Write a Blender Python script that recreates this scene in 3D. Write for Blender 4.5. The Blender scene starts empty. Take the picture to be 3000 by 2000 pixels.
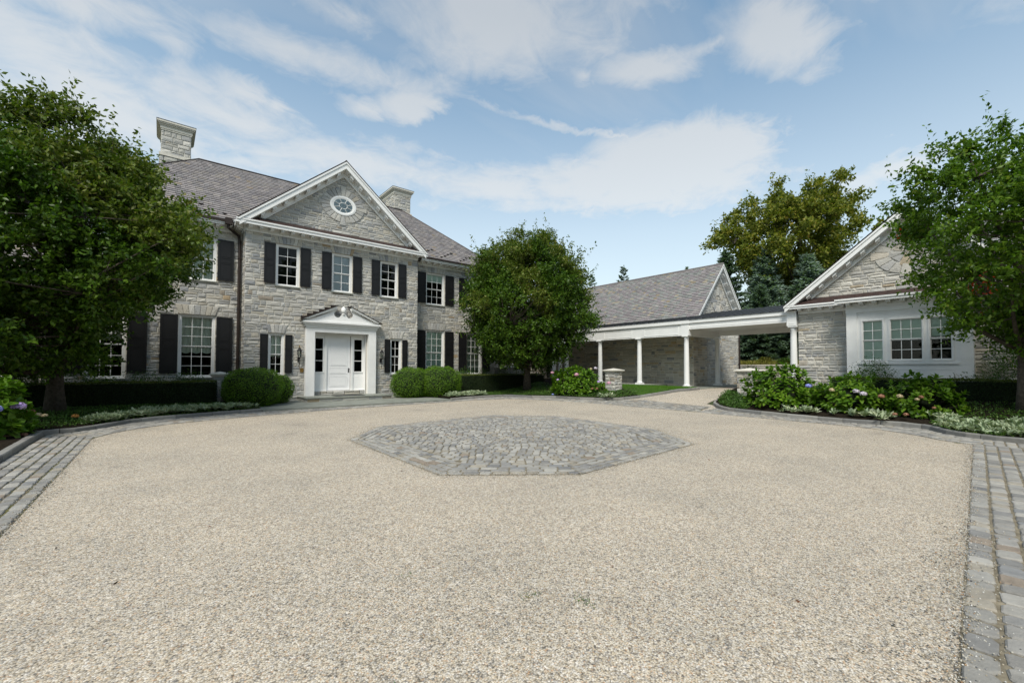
import bpy, bmesh, math, random
import numpy as np
from mathutils import Vector, Matrix
rad = math.radians
R = random.Random(7)
NR = np.random.RandomState(11)
S = bpy.context.scene
COL = S.collection

# ---------------------------------------------------------------- camera, light, exposure
H = 1.65
YAW, PIT, ROL = rad(49.3912716), rad(1.45122914), rad(0.0964951)
_fw = np.array([math.cos(YAW), math.sin(YAW), 0.]); _r = np.array([math.sin(YAW), -math.cos(YAW), 0.]); _u = np.array([0., 0., 1.])
C_F = _fw*math.cos(PIT)+_u*math.sin(PIT); _u2 = -_fw*math.sin(PIT)+_u*math.cos(PIT)
C_R = _r*math.cos(ROL)+_u2*math.sin(ROL); C_U = -_r*math.sin(ROL)+_u2*math.cos(ROL)
FPX, CX, CY = 1249.598, 1542.984, 1044.38
cam_data = bpy.data.cameras.new('camera'); cam = bpy.data.objects.new('camera', cam_data); COL.objects.link(cam)
cam.matrix_world = Matrix(((C_R[0], C_U[0], -C_F[0], 0), (C_R[1], C_U[1], -C_F[1], 0), (C_R[2], C_U[2], -C_F[2], H), (0, 0, 0, 1)))
cam_data.sensor_width = 36.0; cam_data.lens = FPX/3000*36
cam_data.shift_x = (1500-CX)/3000; cam_data.shift_y = (CY-1000)/3000
cam_data.clip_start = 0.1; cam_data.clip_end = 4000
S.camera = cam
S.view_settings.view_transform = 'Standard'; S.view_settings.look = 'None'
S.view_settings.exposure = 1.4; S.view_settings.gamma = 1.0; S.view_settings.use_curve_mapping = False

SUN_AZ, SUN_EL = math.atan2(-0.62, -0.78), rad(52)
sun_data = bpy.data.lights.new('sun', 'SUN'); sun = bpy.data.objects.new('sun', sun_data); COL.objects.link(sun)
sun_data.energy = 1.6; sun_data.angle = rad(20); sun_data.color = (1.0, 0.945, 0.85)
_sd = Vector((math.cos(SUN_AZ)*math.cos(SUN_EL), math.sin(SUN_AZ)*math.cos(SUN_EL), math.sin(SUN_EL)))
sun.rotation_euler = _sd.to_track_quat('Z', 'Y').to_euler()

world = bpy.data.worlds.new('World'); S.world = world; world.use_nodes = True
def build_world():
    nt = world.node_tree; N = nt.nodes; L = nt.links; N.clear()
    out = N.new('ShaderNodeOutputWorld'); bg = N.new('ShaderNodeBackground'); bg.inputs['Strength'].default_value = 0.1
    L.new(bg.outputs[0], out.inputs[0])
    sky = N.new('ShaderNodeTexSky'); sky.sky_type = 'NISHITA'; sky.sun_disc = False
    sky.sun_elevation = SUN_EL; sky.sun_rotation = math.atan2(math.cos(SUN_AZ), math.sin(SUN_AZ)) % (2*math.pi)
    sky.air_density = 1.0; sky.dust_density = 0.6; sky.ozone_density = 1.0
    def M(op, a, b=None, c=None, clamp=False):
        n = N.new('ShaderNodeMath'); n.operation = op; n.use_clamp = clamp
        for i, v in enumerate((a, b, c)):
            if v is None: continue
            if isinstance(v, (int, float)): n.inputs[i].default_value = v
            else: L.new(v, n.inputs[i])
        return n.outputs[0]
    tc = N.new('ShaderNodeTexCoord'); sep = N.new('ShaderNodeSeparateXYZ'); L.new(tc.outputs['Generated'], sep.inputs[0])
    az = M('ARCTAN2', sep.outputs[1], sep.outputs[0]); el = M('ARCSINE', sep.outputs[2])
    # cloud layer coordinates: where the view direction meets a flat layer overhead
    zc = M('MAXIMUM', M('ADD', sep.outputs[2], 0.12), 0.02)
    pc = N.new('ShaderNodeCombineXYZ'); L.new(M('DIVIDE', sep.outputs[0], zc), pc.inputs[0]); L.new(M('DIVIDE', sep.outputs[1], zc), pc.inputs[1])
    def noise(scale, detail, rough, dist=0.0, off=(0, 0, 0), sc=(1, 1, 1), rot=0.0):
        mp = N.new('ShaderNodeMapping'); mp.inputs['Location'].default_value = off; mp.inputs['Scale'].default_value = sc; mp.inputs['Rotation'].default_value = (0, 0, rot)
        L.new(pc.outputs[0], mp.inputs[0])
        n = N.new('ShaderNodeTexNoise'); n.inputs['Scale'].default_value = scale; n.inputs['Detail'].default_value = detail
        n.inputs['Roughness'].default_value = rough; n.inputs['Distortion'].default_value = dist; L.new(mp.outputs[0], n.inputs['Vector']); return n
    n1 = noise(2.6, 9, 0.62, 0.5, (3.1, 1.7, 0)); n2 = noise(9.0, 7, 0.65, 0.9, (0, 0, 2)); n3 = noise(1.1, 5, 0.55, 0.3, (7, 2, 0), (0.5, 1.6, 1), -0.5)
    wv = N.new('ShaderNodeCombineXYZ'); L.new(az, wv.inputs[0]); L.new(el, wv.inputs[1])
    wa = N.new('ShaderNodeVectorMath'); wa.operation = 'MULTIPLY_ADD'
    L.new(n2.outputs['Color'], wa.inputs[0]); wa.inputs[1].default_value = (0.10, 0.04, 0); L.new(wv.outputs[0], wa.inputs[2])
    ws = N.new('ShaderNodeVectorMath'); ws.operation = 'SUBTRACT'; L.new(wa.outputs[0], ws.inputs[0]); ws.inputs[1].default_value = (0.05, 0.02, 0)
    # banks of cloud: azimuth, elevation, half width, half height, tilt, weight
    banks = [(1.72, .535, .26, .055, -.05, .8), (.92, .70, .48, .13, .0, 1.15), (1.30, .66, .28, .05, .1, .6), (1.38, .585, .55, .055, .03, .62),
             (1.70, .44, .34, .11, .25, .95), (1.50, .45, .60, .085, .10, .72), (1.455, .497, .085, .045, .1, .85), (1.40, .488, .05, .03, .1, .7), (1.135, .535, .13, .045, -.2, .9),
             (1.225, .52, .09, .035, .0, .75), (.33, .60, .17, .085, .35, 1.15), (.45, .612, .12, .022, -.15, .65), (.585, .597, .20, .05, .0, .9), (.20, .62, .12, .035, .3, .6), (.73, .60, .06, .04, .5, .6),
             (.50, .445, .32, .085, .12, 1.4), (.62, .40, .50, .095, .03, 1.3), (.88, .405, .50, .085, .0, .85), (1.25, .42, .60, .09, .0, .78),
             (1.65, .40, .50, .10, .0, .8), (.14, .34, .16, .045, -.15, .95), (.70, .365, .65, .04, .0, .85), (.63, .495, .08, .022, .2, .6),
             (-.6, .55, .8, .22, .0, .85), (-1.4, .45, .9, .2, .1, .85), (2.5, .55, .8, .2, -.1, .85), (3.0, .4, .6, .2, .1, .8), (-2.4, .6, .9, .25, .1, .85), (.5, 1.1, 2.2, .3, .1, .7), (-2., 1.1, 1.5, .3, .1, .7)]
    acc = None
    for a0, e0, sa, se, t, w in banks:
        mp = N.new('ShaderNodeMapping'); mp.vector_type = 'TEXTURE'
        mp.inputs['Location'].default_value = (a0, e0, 0); mp.inputs['Rotation'].default_value = (0, 0, t); mp.inputs['Scale'].default_value = (sa, se, 1)
        L.new(ws.outputs[0], mp.inputs[0])
        g = N.new('ShaderNodeTexGradient'); g.gradient_type = 'SPHERICAL'; L.new(mp.outputs[0], g.inputs[0])
        v = M('MULTIPLY', g.outputs[1], w)
        acc = v if acc is None else M('MAXIMUM', acc, v)
    # old vapour trail, a thin line across the view
    a0, e0, a1, e1 = 1.13, .573, .12, .372
    ln = math.hypot(a1-a0, e1-e0)
    mp = N.new('ShaderNodeMapping'); mp.vector_type = 'TEXTURE'; mp.inputs['Location'].default_value = ((a0+a1)/2-.02, (e0+e1)/2+.012, 0)
    mp.inputs['Rotation'].default_value = (0, 0, math.atan2(e1-e0, a1-a0)+math.pi); mp.inputs['Scale'].default_value = (ln*.62, .015, 1); L.new(ws.outputs[0], mp.inputs[0])
    g = N.new('ShaderNodeTexGradient'); g.gradient_type = 'SPHERICAL'; L.new(mp.outputs[0], g.inputs[0])
    trail = M('MULTIPLY', g.outputs[1], .85)
    mask = M('MAXIMUM', acc, trail)
    nn = M('ADD', M('MULTIPLY', n1.outputs[0], 0.7), M('MULTIPLY', n2.outputs[0], 0.3))
    dens = M('ADD', M('MULTIPLY', mask, 1.25), M('MULTIPLY', M('SUBTRACT', nn, .5), 2.5))
    mr = N.new('ShaderNodeMapRange'); mr.interpolation_type = 'SMOOTHSTEP'; L.new(dens, mr.inputs[0]); mr.inputs[1].default_value = -.12; mr.inputs[2].default_value = 1.08
    mr.inputs[3].default_value = 0; mr.inputs[4].default_value = .80
    wisp = M('MULTIPLY', M('SUBTRACT', n3.outputs[0], .40, None, True), 2.2, None, True)
    veil = N.new('ShaderNodeMapRange'); L.new(el, veil.inputs[0]); veil.inputs[1].default_value = .66; veil.inputs[2].default_value = .10
    veil.inputs[3].default_value = .04; veil.inputs[4].default_value = .72
    cov = M('MAXIMUM', M('MAXIMUM', mr.outputs[0], M('MULTIPLY', wisp, .62)), veil.outputs[0])
    cc = N.new('ShaderNodeMix'); cc.data_type = 'RGBA'   # cloud colour: a little darker and greyer higher up
    tt = N.new('ShaderNodeMapRange'); L.new(el, tt.inputs[0]); tt.inputs[1].default_value = .30; tt.inputs[2].default_value = .70
    L.new(tt.outputs[0], cc.inputs[0]); cc.inputs[6].default_value = (3.3, 3.34, 3.32, 1); cc.inputs[7].default_value = (2.35, 2.45, 2.55, 1)
    mx = N.new('ShaderNodeMix'); mx.data_type = 'RGBA'; L.new(cov, mx.inputs[0]); st = N.new('ShaderNodeMix'); st.data_type = 'RGBA'; st.blend_type = 'MULTIPLY'; st.inputs[0].default_value = 1; L.new(sky.outputs[0], st.inputs[6]); st.inputs[7].default_value = (.72, .85, .76, 1); L.new(st.outputs[2], mx.inputs[6]); L.new(cc.outputs[2], mx.inputs[7])
    L.new(mx.outputs[2], bg.inputs[0])
build_world()

# ---------------------------------------------------------------- helpers
def proj(p):
    d = np.asarray(p, float)-np.array([0, 0, H]); z = d@C_F
    if z < .3: return None
    return CX+FPX*(d@C_R)/z, CY-FPX*(d@C_U)/z, z
def ray(px, py): return C_F+(px-CX)/FPX*C_R-(py-CY)/FPX*C_U

def ground_z(x, y):
    t = min(max((x-15.0)/5.0, 0), 1); z = .5*t*t*(3-2*t)
    t = min(max((x-33.0)/22.0, 0), 1)
    return z+3.6*t*t*(3-2*t)

def tag(o, label=None, cat=None, group=None, kind=None):
    if label: o['label'] = label
    if cat: o['category'] = cat
    if group: o['group'] = group
    if kind: o['kind'] = kind
    return o
def thing(name, loc, label, cat, group=None, kind=None):
    o = bpy.data.objects.new(name, None); o.empty_display_size = .2; COL.objects.link(o); o.location = loc
    return tag(o, label, cat, group, kind)
def link(name, me, parent=None, mw=None):
    o = bpy.data.objects.new(name, me); COL.objects.link(o)
    if mw is not None: o.matrix_local = mw
    if parent is not None:
        o.parent = parent
        if parent.type == 'EMPTY': o.matrix_parent_inverse = Matrix.Translation(-Vector(parent.location))
    return o

class Fr:
    def __init__(s, O, U, V):
        s.O = np.array(O, float); s.U = np.array(U, float); s.V = np.array(V, float)
        s.U /= np.linalg.norm(s.U); s.V /= np.linalg.norm(s.V); s.N = np.cross(s.U, s.V)
    def p(s, u, v, w=0.): return s.O+s.U*u+s.V*v+s.N*w
Zv = (0, 0, 1)
W = Fr((0, 0, 0), (1, 0, 0), (0, 1, 0))           # plan frame: u=x v=y w=z

class MB:
    def __init__(s): s.v = []; s.f = []
    def add(s, vs, fs):
        b = len(s.v); s.v += [tuple(float(c) for c in v) for v in vs]; s.f += [tuple(b+i for i in f) for f in fs]; return s
    def box(s, F, u0, u1, v0, v1, w0, w1):
        if u0 > u1: u0, u1 = u1, u0
        if v0 > v1: v0, v1 = v1, v0
        if w0 > w1: w0, w1 = w1, w0
        P = [F.p(u, v, w) for w in (w0, w1) for v in (v0, v1) for u in (u0, u1)]
        return s.add(P, [(0, 2, 3, 1), (4, 5, 7, 6), (0, 1, 5, 4), (1, 3, 7, 5), (3, 2, 6, 7), (2, 0, 4, 6)])
    def prism(s, F, poly, w0, w1):
        n = len(poly)
        a = sum(poly[i][0]*poly[(i+1) % n][1]-poly[(i+1) % n][0]*poly[i][1] for i in range(n))
        if a < 0: poly = poly[::-1]
        P = [F.p(u, v, w0) for u, v in poly]+[F.p(u, v, w1) for u, v in poly]
        return s.add(P, [tuple(range(n))[::-1], tuple(range(n, 2*n))]+[(i, (i+1) % n, n+(i+1) % n, n+i) for i in range(n)])
    def poly(s, F, poly, w=0.):
        return s.add([F.p(u, v, w) for u, v in poly], [tuple(range(len(poly)))])
    def quadbox(s, A, B):   # two matching 4-corner rings
        return s.add(list(A)+list(B), [(3, 2, 1, 0), (4, 5, 6, 7)]+[(i, (i+1) % 4, 4+(i+1) % 4, 4+i) for i in range(4)])
    def tube(s, pts, rs, n=8, cap=True):
        pts = [np.array(p, float) for p in pts]; b = len(s.v)
        if isinstance(rs, (int, float)): rs = [rs]*len(pts)
        for i, p in enumerate(pts):
            t = pts[min(i+1, len(pts)-1)]-pts[max(i-1, 0)]; t /= (np.linalg.norm(t)+1e-9)
            a = np.cross(t, (0, 0, 1.)) if abs(t[2]) < .95 else np.cross(t, (1., 0, 0)); a /= np.linalg.norm(a); c = np.cross(t, a)
            for k in range(n):
                q = 2*math.pi*k/n; s.v.append(tuple(p+rs[i]*(math.cos(q)*a+math.sin(q)*c)))
        for i in range(len(pts)-1):
            for k in range(n):
                k2 = (k+1) % n; s.f.append((b+i*n+k, b+i*n+k2, b+(i+1)*n+k2, b+(i+1)*n+k))
        if cap:
            s.f.append(tuple(b+k for k in range(n))[::-1]); s.f.append(tuple(b+(len(pts)-1)*n+k for k in range(n)))
        return s
    def lathe(s, c, prof, n=20):   # prof: (r,z)
        b = len(s.v)
        for r_, z_ in prof:
            for k in range(n):
                q = 2*math.pi*k/n; s.v.append((c[0]+r_*math.cos(q), c[1]+r_*math.sin(q), c[2]+z_))
        for i in range(len(prof)-1):
            for k in range(n):
                k2 = (k+1) % n; s.f.append((b+i*n+k, b+i*n+k2, b+(i+1)*n+k2, b+(i+1)*n+k))
        s.f.append(tuple(b+k for k in range(n))[::-1]); s.f.append(tuple(b+(len(prof)-1)*n+k for k in range(n)))
        return s
    def mesh(s, name, mat, smooth=False):
        me = bpy.data.meshes.new(name); me.from_pydata(s.v, [], s.f); me.materials.append(mat)
        if smooth: me.shade_smooth()
        return me
    def obj(s, name, mat, parent=None, smooth=False, label=None, cat=None, kind=None, group=None):
        o = link(name, s.mesh(name, mat, smooth), parent); return tag(o, label, cat, group, kind)

def clip_half(poly, a, b, c):     # keep a*u+b*v+c >= 0
    out = []
    n = len(poly)
    for i in range(n):
        p, q = poly[i], poly[(i+1) % n]; dp = a*p[0]+b*p[1]+c; dq = a*q[0]+b*q[1]+c
        if dp >= 0: out.append(p)
        if (dp >= 0) != (dq >= 0):
            t = dp/(dp-dq); out.append((p[0]+t*(q[0]-p[0]), p[1]+t*(q[1]-p[1])))
    return out
def clip_convex(poly, cl):
    n = len(cl); a = sum(cl[i][0]*cl[(i+1) % n][1]-cl[(i+1) % n][0]*cl[i][1] for i in range(n))
    if a < 0: cl = cl[::-1]
    for i in range(n):
        (x0, y0), (x1, y1) = cl[i], cl[(i+1) % n]
        poly = clip_half(poly, -(y1-y0), (x1-x0), (y1-y0)*x0-(x1-x0)*y0)
        if len(poly) < 3: return []
    return poly
def parea(p): return abs(sum(p[i][0]*p[(i+1) % len(p)][1]-p[(i+1) % len(p)][0]*p[i][1] for i in range(len(p))))/2
def inside(x, y, poly):
    c = False; n = len(poly); j = n-1
    for i in range(n):
        xi, yi = poly[i]; xj, yj = poly[j]
        if (yi > y) != (yj > y) and x < (xj-xi)*(y-yi)/(yj-yi)+xi: c = not c
        j = i
    return c

# ---------------------------------------------------------------- materials
def newmat(name):
    m = bpy.data.materials.new(name); m.use_nodes = True; nt = m.node_tree; nt.nodes.clear()
    o = nt.nodes.new('ShaderNodeOutputMaterial'); b = nt.nodes.new('ShaderNodeBsdfPrincipled'); nt.links.new(b.outputs[0], o.inputs[0])
    return m, nt, b
def node(nt, t, **kw):
    n = nt.nodes.new(t)
    for k, v in kw.items():
        if k.startswith('i_'): n.inputs[k[2:].replace('_', ' ')].default_value = v
        else: setattr(n, k, v)
    return n
def mmath(nt, op, a, b=None, clamp=False):
    n = nt.nodes.new('ShaderNodeMath'); n.operation = op; n.use_clamp = clamp
    for i, v in enumerate((a, b)):
        if v is None: continue
        if isinstance(v, (int, float)): n.inputs[i].default_value = v
        else: nt.links.new(v, n.inputs[i])
    return n.outputs[0]
def ramp(nt, fac, stops, interp='LINEAR'):
    r_ = nt.nodes.new('ShaderNodeValToRGB'); r_.color_ramp.interpolation = interp; e = r_.color_ramp.elements
    while len(e) < len(stops): e.new(.5)
    for i, (p, c) in enumerate(stops): e[i].position = p; e[i].color = (*c, 1)
    nt.links.new(fac, r_.inputs[0]); return r_.outputs[0]
def tex_noise(nt, scale, detail=4, rough=.55, vec=None, sc=None):
    n = node(nt, 'ShaderNodeTexNoise', i_Scale=scale, i_Detail=detail, i_Roughness=rough)
    if vec is None:
        g = nt.nodes.new('ShaderNodeNewGeometry'); vec = g.outputs['Position']
    if sc:
        mp = nt.nodes.new('ShaderNodeMapping'); mp.inputs['Scale'].default_value = sc; nt.links.new(vec, mp.inputs[0]); vec = mp.outputs[0]
    nt.links.new(vec, n.inputs['Vector']); return n
def piece_random(nt):
    g = nt.nodes.new('ShaderNodeNewGeometry'); oi = nt.nodes.new('ShaderNodeObjectInfo')
    return mmath(nt, 'FRACT', mmath(nt, 'ADD', g.outputs['Random Per Island'], oi.outputs['Random']))
def mixc(nt, fac, a, b, mode='MIX'):
    n = nt.nodes.new('ShaderNodeMix'); n.data_type = 'RGBA'; n.blend_type = mode
    for i, v in ((0, fac), (6, a), (7, b)):
        if isinstance(v, (int, float)): n.inputs[i].default_value = v
        elif isinstance(v, tuple): n.inputs[i].default_value = (*v, 1)
        else: nt.links.new(v, n.inputs[i])
    return n.outputs[2]
def bump(nt, b, h, strength=.3, dist=.02):
    n = node(nt, 'ShaderNodeBump', i_Strength=strength, i_Distance=dist); nt.links.new(h, n.inputs['Height']); nt.links.new(n.outputs[0], b.inputs['Normal'])

def m_pieces(name, stops, rough=.8, nscale=14, namt=.35, bstr=.6, bdist=.02, fine=60, sc=None):
    m, nt, b = newmat(name); r_ = piece_random(nt)
    c = ramp(nt, r_, stops, 'CONSTANT')
    n = tex_noise(nt, nscale, 6, .65, sc=sc); n2 = tex_noise(nt, fine, 3, .6)
    r2 = mmath(nt, 'FRACT', mmath(nt, 'MULTIPLY', r_, 7.31))
    v = mmath(nt, 'ADD', mmath(nt, 'MULTIPLY', n.outputs[0], namt*2), mmath(nt, 'ADD', mmath(nt, 'MULTIPLY', r2, .30), 1-namt-.15))
    vc = nt.nodes.new('ShaderNodeCombineColor')
    for i in range(3): nt.links.new(v, vc.inputs[i])
    nt.links.new(mixc(nt, 1.0, c, vc.outputs[0], 'MULTIPLY'), b.inputs['Base Color'])
    b.inputs['Roughness'].default_value = rough; b.inputs['Specular IOR Level'].default_value = .25
    bump(nt, b, mmath(nt, 'ADD', n.outputs[0], mmath(nt, 'MULTIPLY', n2.outputs[0], .4)), bstr, bdist)
    return m
def m_plain(name, col, rough=.6, metal=0., nscale=6, namt=.08, bstr=.05, spec=.4, bdist=.01):
    m, nt, b = newmat(name); n = tex_noise(nt, nscale, 5, .6)
    lo = tuple(c*(1-namt) for c in col); hi = tuple(min(c*(1+namt), 1) for c in col)
    nt.links.new(ramp(nt, n.outputs[0], [(.3, lo), (.7, hi)]), b.inputs['Base Color'])
    b.inputs['Roughness'].default_value = rough; b.inputs['Metallic'].default_value = metal; b.inputs['Specular IOR Level'].default_value = spec
    if bstr: bump(nt, b, n.outputs[0], bstr, bdist)
    return m
def m_leaf(name, stops, rough=.5, trans=.25, spec=.22, extra=None):
    m, nt, b = newmat(name); r_ = piece_random(nt)
    n = tex_noise(nt, .9, 3, .6)
    f = mmath(nt, 'ADD', mmath(nt, 'MULTIPLY', r_, .6), mmath(nt, 'MULTIPLY', n.outputs[0], .5), True)
    c = ramp(nt, f, stops)
    nt.links.new(c, b.inputs['Base Color']); b.inputs['Roughness'].default_value = rough; b.inputs['Specular IOR Level'].default_value = spec
    tr = nt.nodes.new('ShaderNodeBsdfTranslucent'); nt.links.new(mixc(nt, 1., c, (1.2, 1.5, .5), 'MULTIPLY'), tr.inputs[0])
    ms = nt.nodes.new('ShaderNodeMixShader'); ms.inputs[0].default_value = trans
    o = [x for x in nt.nodes if x.type == 'OUTPUT_MATERIAL'][0]
    nt.links.new(b.outputs[0], ms.inputs[1]); nt.links.new(tr.outputs[0], ms.inputs[2]); nt.links.new(ms.outputs[0], o.inputs[0])
    return m

M = {}
M['stone'] = m_pieces('grey_ashlar_stone', [(0, (.40, .395, .375)), (.16, (.46, .445, .405)), (.34, (.355, .355, .345)), (.48, (.49, .475, .435)), (.64, (.42, .41, .385)), (.76, (.43, .40, .34)),
      (.84, (.29, .295, .30)), (.89, (.50, .48, .43)), (.975, (.42, .33, .22)), (.985, (.32, .28, .23))], .85, 11, .26, .7, .03, 45, (1, 1, 2.2))
M['stone2'] = m_pieces('pale_ashlar_stone', [(0, (.43, .42, .39)), (.2, (.49, .47, .42)), (.38, (.385, .38, .365)), (.5, (.52, .50, .455)), (.66, (.455, .44, .40)), (.80, (.47, .43, .365)),
      (.88, (.34, .34, .34)), (.93, (.53, .51, .46)), (.98, (.43, .36, .26))], .85, 11, .25, .7, .03, 45, (1, 1, 2.2))
M['stone3'] = m_pieces('dressed_ashlar_stone', [(0, (.42, .385, .325)), (.2, (.47, .435, .37)), (.4, (.38, .36, .32)), (.55, (.50, .46, .385)), (.72, (.44, .385, .30)), (.88, (.24, .24, .235)), (.93, (.48, .38, .25))], .85, 7, .22, .3, .015, 45)
M['mortar'] = m_plain('lime_mortar', (.62, .58, .50), .95, 0, 30, .12, .3)
M['cast'] = m_plain('cast_stone_trim', (.60, .565, .49), .8, 0, 8, .12, .12)
M['slate'] = m_pieces('weathered_roof_slate', [(0, (.225, .205, .202)), (.2, (.20, .186, .186)), (.38, (.25, .226, .218)), (.55, (.212, .20, .196)), (.68, (.265, .24, .22)), (.80, (.18, .166, .17)), (.88, (.235, .216, .212)), (.98, (.29, .24, .185))], .65, 10, .2, .3, .008, 50)
M['slate2'] = m_pieces('mottled_roof_slate', [(0, (.235, .215, .210)), (.16, (.22, .198, .203)), (.34, (.215, .222, .208)), (.52, (.265, .25, .236)), (.66, (.205, .208, .20)), (.76, (.29, .255, .195)), (.81, (.235, .212, .214)), (.955, (.31, .255, .175)), (.97, (.26, .265, .25))], .65, 10, .18, .3, .008, 50)
M['under'] = m_plain('roof_underlay', (.035, .032, .034), .9)
M['white'] = m_plain('white_paint', (.79, .79, .775), .45, 0, 1.6, .05, .03)
M['door'] = m_plain('white_door_paint', (.80, .80, .80), .35, 0, 3, .02, .01)
M['black'] = m_plain('black_shutter_paint', (.008, .008, .009), .5, 0, 5, .1, .03)
M['iron'] = m_plain('black_iron', (.015, .015, .016), .5, .3)
M['copper'] = m_plain('brown_copper', (.045, .027, .024), .6, .2, 7, .35, .1)
M['gutter'] = m_plain('dark_bronze_metal', (.035, .025, .021), .5, .3)
M['seam'] = m_plain('dark_standing_seam_metal', (.045, .048, .052), .45, .4)
M['brass'] = m_plain('aged_brass', (.35, .22, .07), .35, .9)
M['blue'] = m_plain('bluestone_slab', (.215, .225, .195), .7, 0, 2.5, .25, .15)
M['mulch'] = m_plain('dark_mulch', (.024, .019, .014), 1., 0, 25, .6, 1., .05, .05)
M['soil'] = m_plain('lawn_soil', (.045, .06, .02), 1., 0, 3, .3, .3)
M['bark'] = m_plain('grey_bark', (.085, .072, .058), .95, 0, 14, .45, 1., .1, .04)
M['matr'] = m_plain('black_rubber_mat', (.012, .012, .013), .9)
M['room'] = m_plain('dark_room', (.02, .02, .02), .9)
M['blind_g'] = m_plain('pale_green_blind', (.62, .74, .64), .8, 0, 2, .05, 0)
M['blind_b'] = m_plain('blue_grey_blind', (.56, .61, .66), .8, 0, 2, .05, 0)
M['curt'] = m_plain('cream_curtain', (.66, .71, .62), .85, 0, 3, .05, 0)
M['kerb'] = m_pieces('granite_kerb', [(0, (.19, .187, .175)), (.3, (.235, .228, .21)), (.6, (.155, .155, .15)), (.8, (.21, .20, .185))], .85, 10, .35, .5, .012, 90)
M['cobble'] = m_pieces('granite_cobble', [(0, (.25, .24, .222)), (.2, (.285, .274, .25)), (.42, (.215, .21, .20)), (.58, (.325, .31, .28)), (.72, (.26, .25, .228)), (.82, (.295, .268, .222)), (.93, (.19, .19, .188)), (.97, (.27, .225, .18))], .85, 9, .42, .9, .014, 70)
M['hyd'] = m_leaf('hydrangea_leaf', [(.1, (.035, .085, .007)), (.5, (.078, .165, .011)), (.85, (.14, .245, .018)), (1., (.25, .31, .04))], .45, .28)
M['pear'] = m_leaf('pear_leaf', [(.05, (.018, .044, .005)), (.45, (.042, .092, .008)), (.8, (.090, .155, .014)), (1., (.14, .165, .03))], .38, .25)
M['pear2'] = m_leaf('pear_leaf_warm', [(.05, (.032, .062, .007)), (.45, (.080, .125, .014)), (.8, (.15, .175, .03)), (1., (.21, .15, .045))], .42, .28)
M['pear3'] = m_leaf('pear_leaf_fresh', [(.05, (.026, .062, .005)), (.45, (.060, .125, .009)), (.8, (.120, .20, .016)), (1., (.19, .19, .035))], .42, .32)
M['red'] = m_leaf('red_leaf', [(0, (.55, .03, .015)), (1, (.65, .12, .03))], .4, .3)
M['maple'] = m_leaf('turning_maple_leaf', [(.05, (.06, .085, .012)), (.4, (.11, .14, .018)), (.72, (.19, .20, .024)), (.88, (.28, .23, .03)), (1, (.33, .18, .035))], .55, .3)
M['box'] = m_leaf('boxwood_leaf', [(.05, (.030, .080, .004)), (.5, (.080, .175, .010)), (1, (.17, .27, .02))], .45, .18)
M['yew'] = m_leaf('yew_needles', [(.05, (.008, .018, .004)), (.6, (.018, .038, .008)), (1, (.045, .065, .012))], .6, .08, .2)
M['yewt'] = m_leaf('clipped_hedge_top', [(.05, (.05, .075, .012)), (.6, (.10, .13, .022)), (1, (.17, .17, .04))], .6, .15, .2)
M['vinca'] = m_leaf('ground_cover_leaf', [(.05, (.025, .065, .010)), (.6, (.055, .12, .018)), (1, (.11, .18, .03))], .45, .12)
M['lamb'] = m_leaf('silver_leaf', [(.05, (.17, .23, .13)), (.5, (.30, .37, .24)), (.85, (.42, .46, .31)), (1, (.46, .43, .24))], .8, .12, .1)
M['spr'] = m_leaf('blue_spruce_needles', [(.05, (.10, .15, .120)), (.5, (.19, .26, .22)), (1, (.32, .39, .34))], .7, .25, .2)
M['sprd'] = m_leaf('dark_spruce_needles', [(.05, (.05, .085, .055)), (.6, (.095, .145, .095)), (1, (.16, .22, .14))], .7, .22, .2)
M['grass'] = m_leaf('lawn_grass', [(.05, (.05, .13, .012)), (.6, (.09, .21, .02)), (1, (.14, .27, .03))], .6, .25)
M['dry'] = m_leaf('dry_fountain_grass', [(.05, (.12, .14, .02)), (.6, (.22, .21, .04)), (1, (.38, .31, .13))], .7, .25)
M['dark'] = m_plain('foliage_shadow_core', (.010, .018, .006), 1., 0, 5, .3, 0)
M['moss'] = None

def m_petal(name, lo, hi):
    m, nt, b = newmat(name); r_ = piece_random(nt); nt.links.new(ramp(nt, r_, [(0, lo), (1, hi)]), b.inputs['Base Color']); b.inputs['Roughness'].default_value = .7; return m
M['fl_pink'] = m_petal('pink_petals', (.50, .22, .32), (.72, .42, .50)); M['fl_lil'] = m_petal('lilac_petals', (.33, .22, .52), (.55, .42, .68))
M['fl_blue'] = m_petal('blue_petals', (.13, .16, .50), (.30, .33, .68)); M['fl_pale'] = m_petal('pale_lilac_petals', (.42, .38, .46), (.62, .56, .62))
M['fl_brown'] = m_petal('dried_brown_petals', (.16, .06, .03), (.38, .20, .12)); M['fl_tan'] = m_petal('faded_cream_petals', (.40, .32, .18), (.55, .45, .28))
M['fl_mar'] = m_petal('orange_petals', (.45, .16, .03), (.6, .28, .06))

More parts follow.
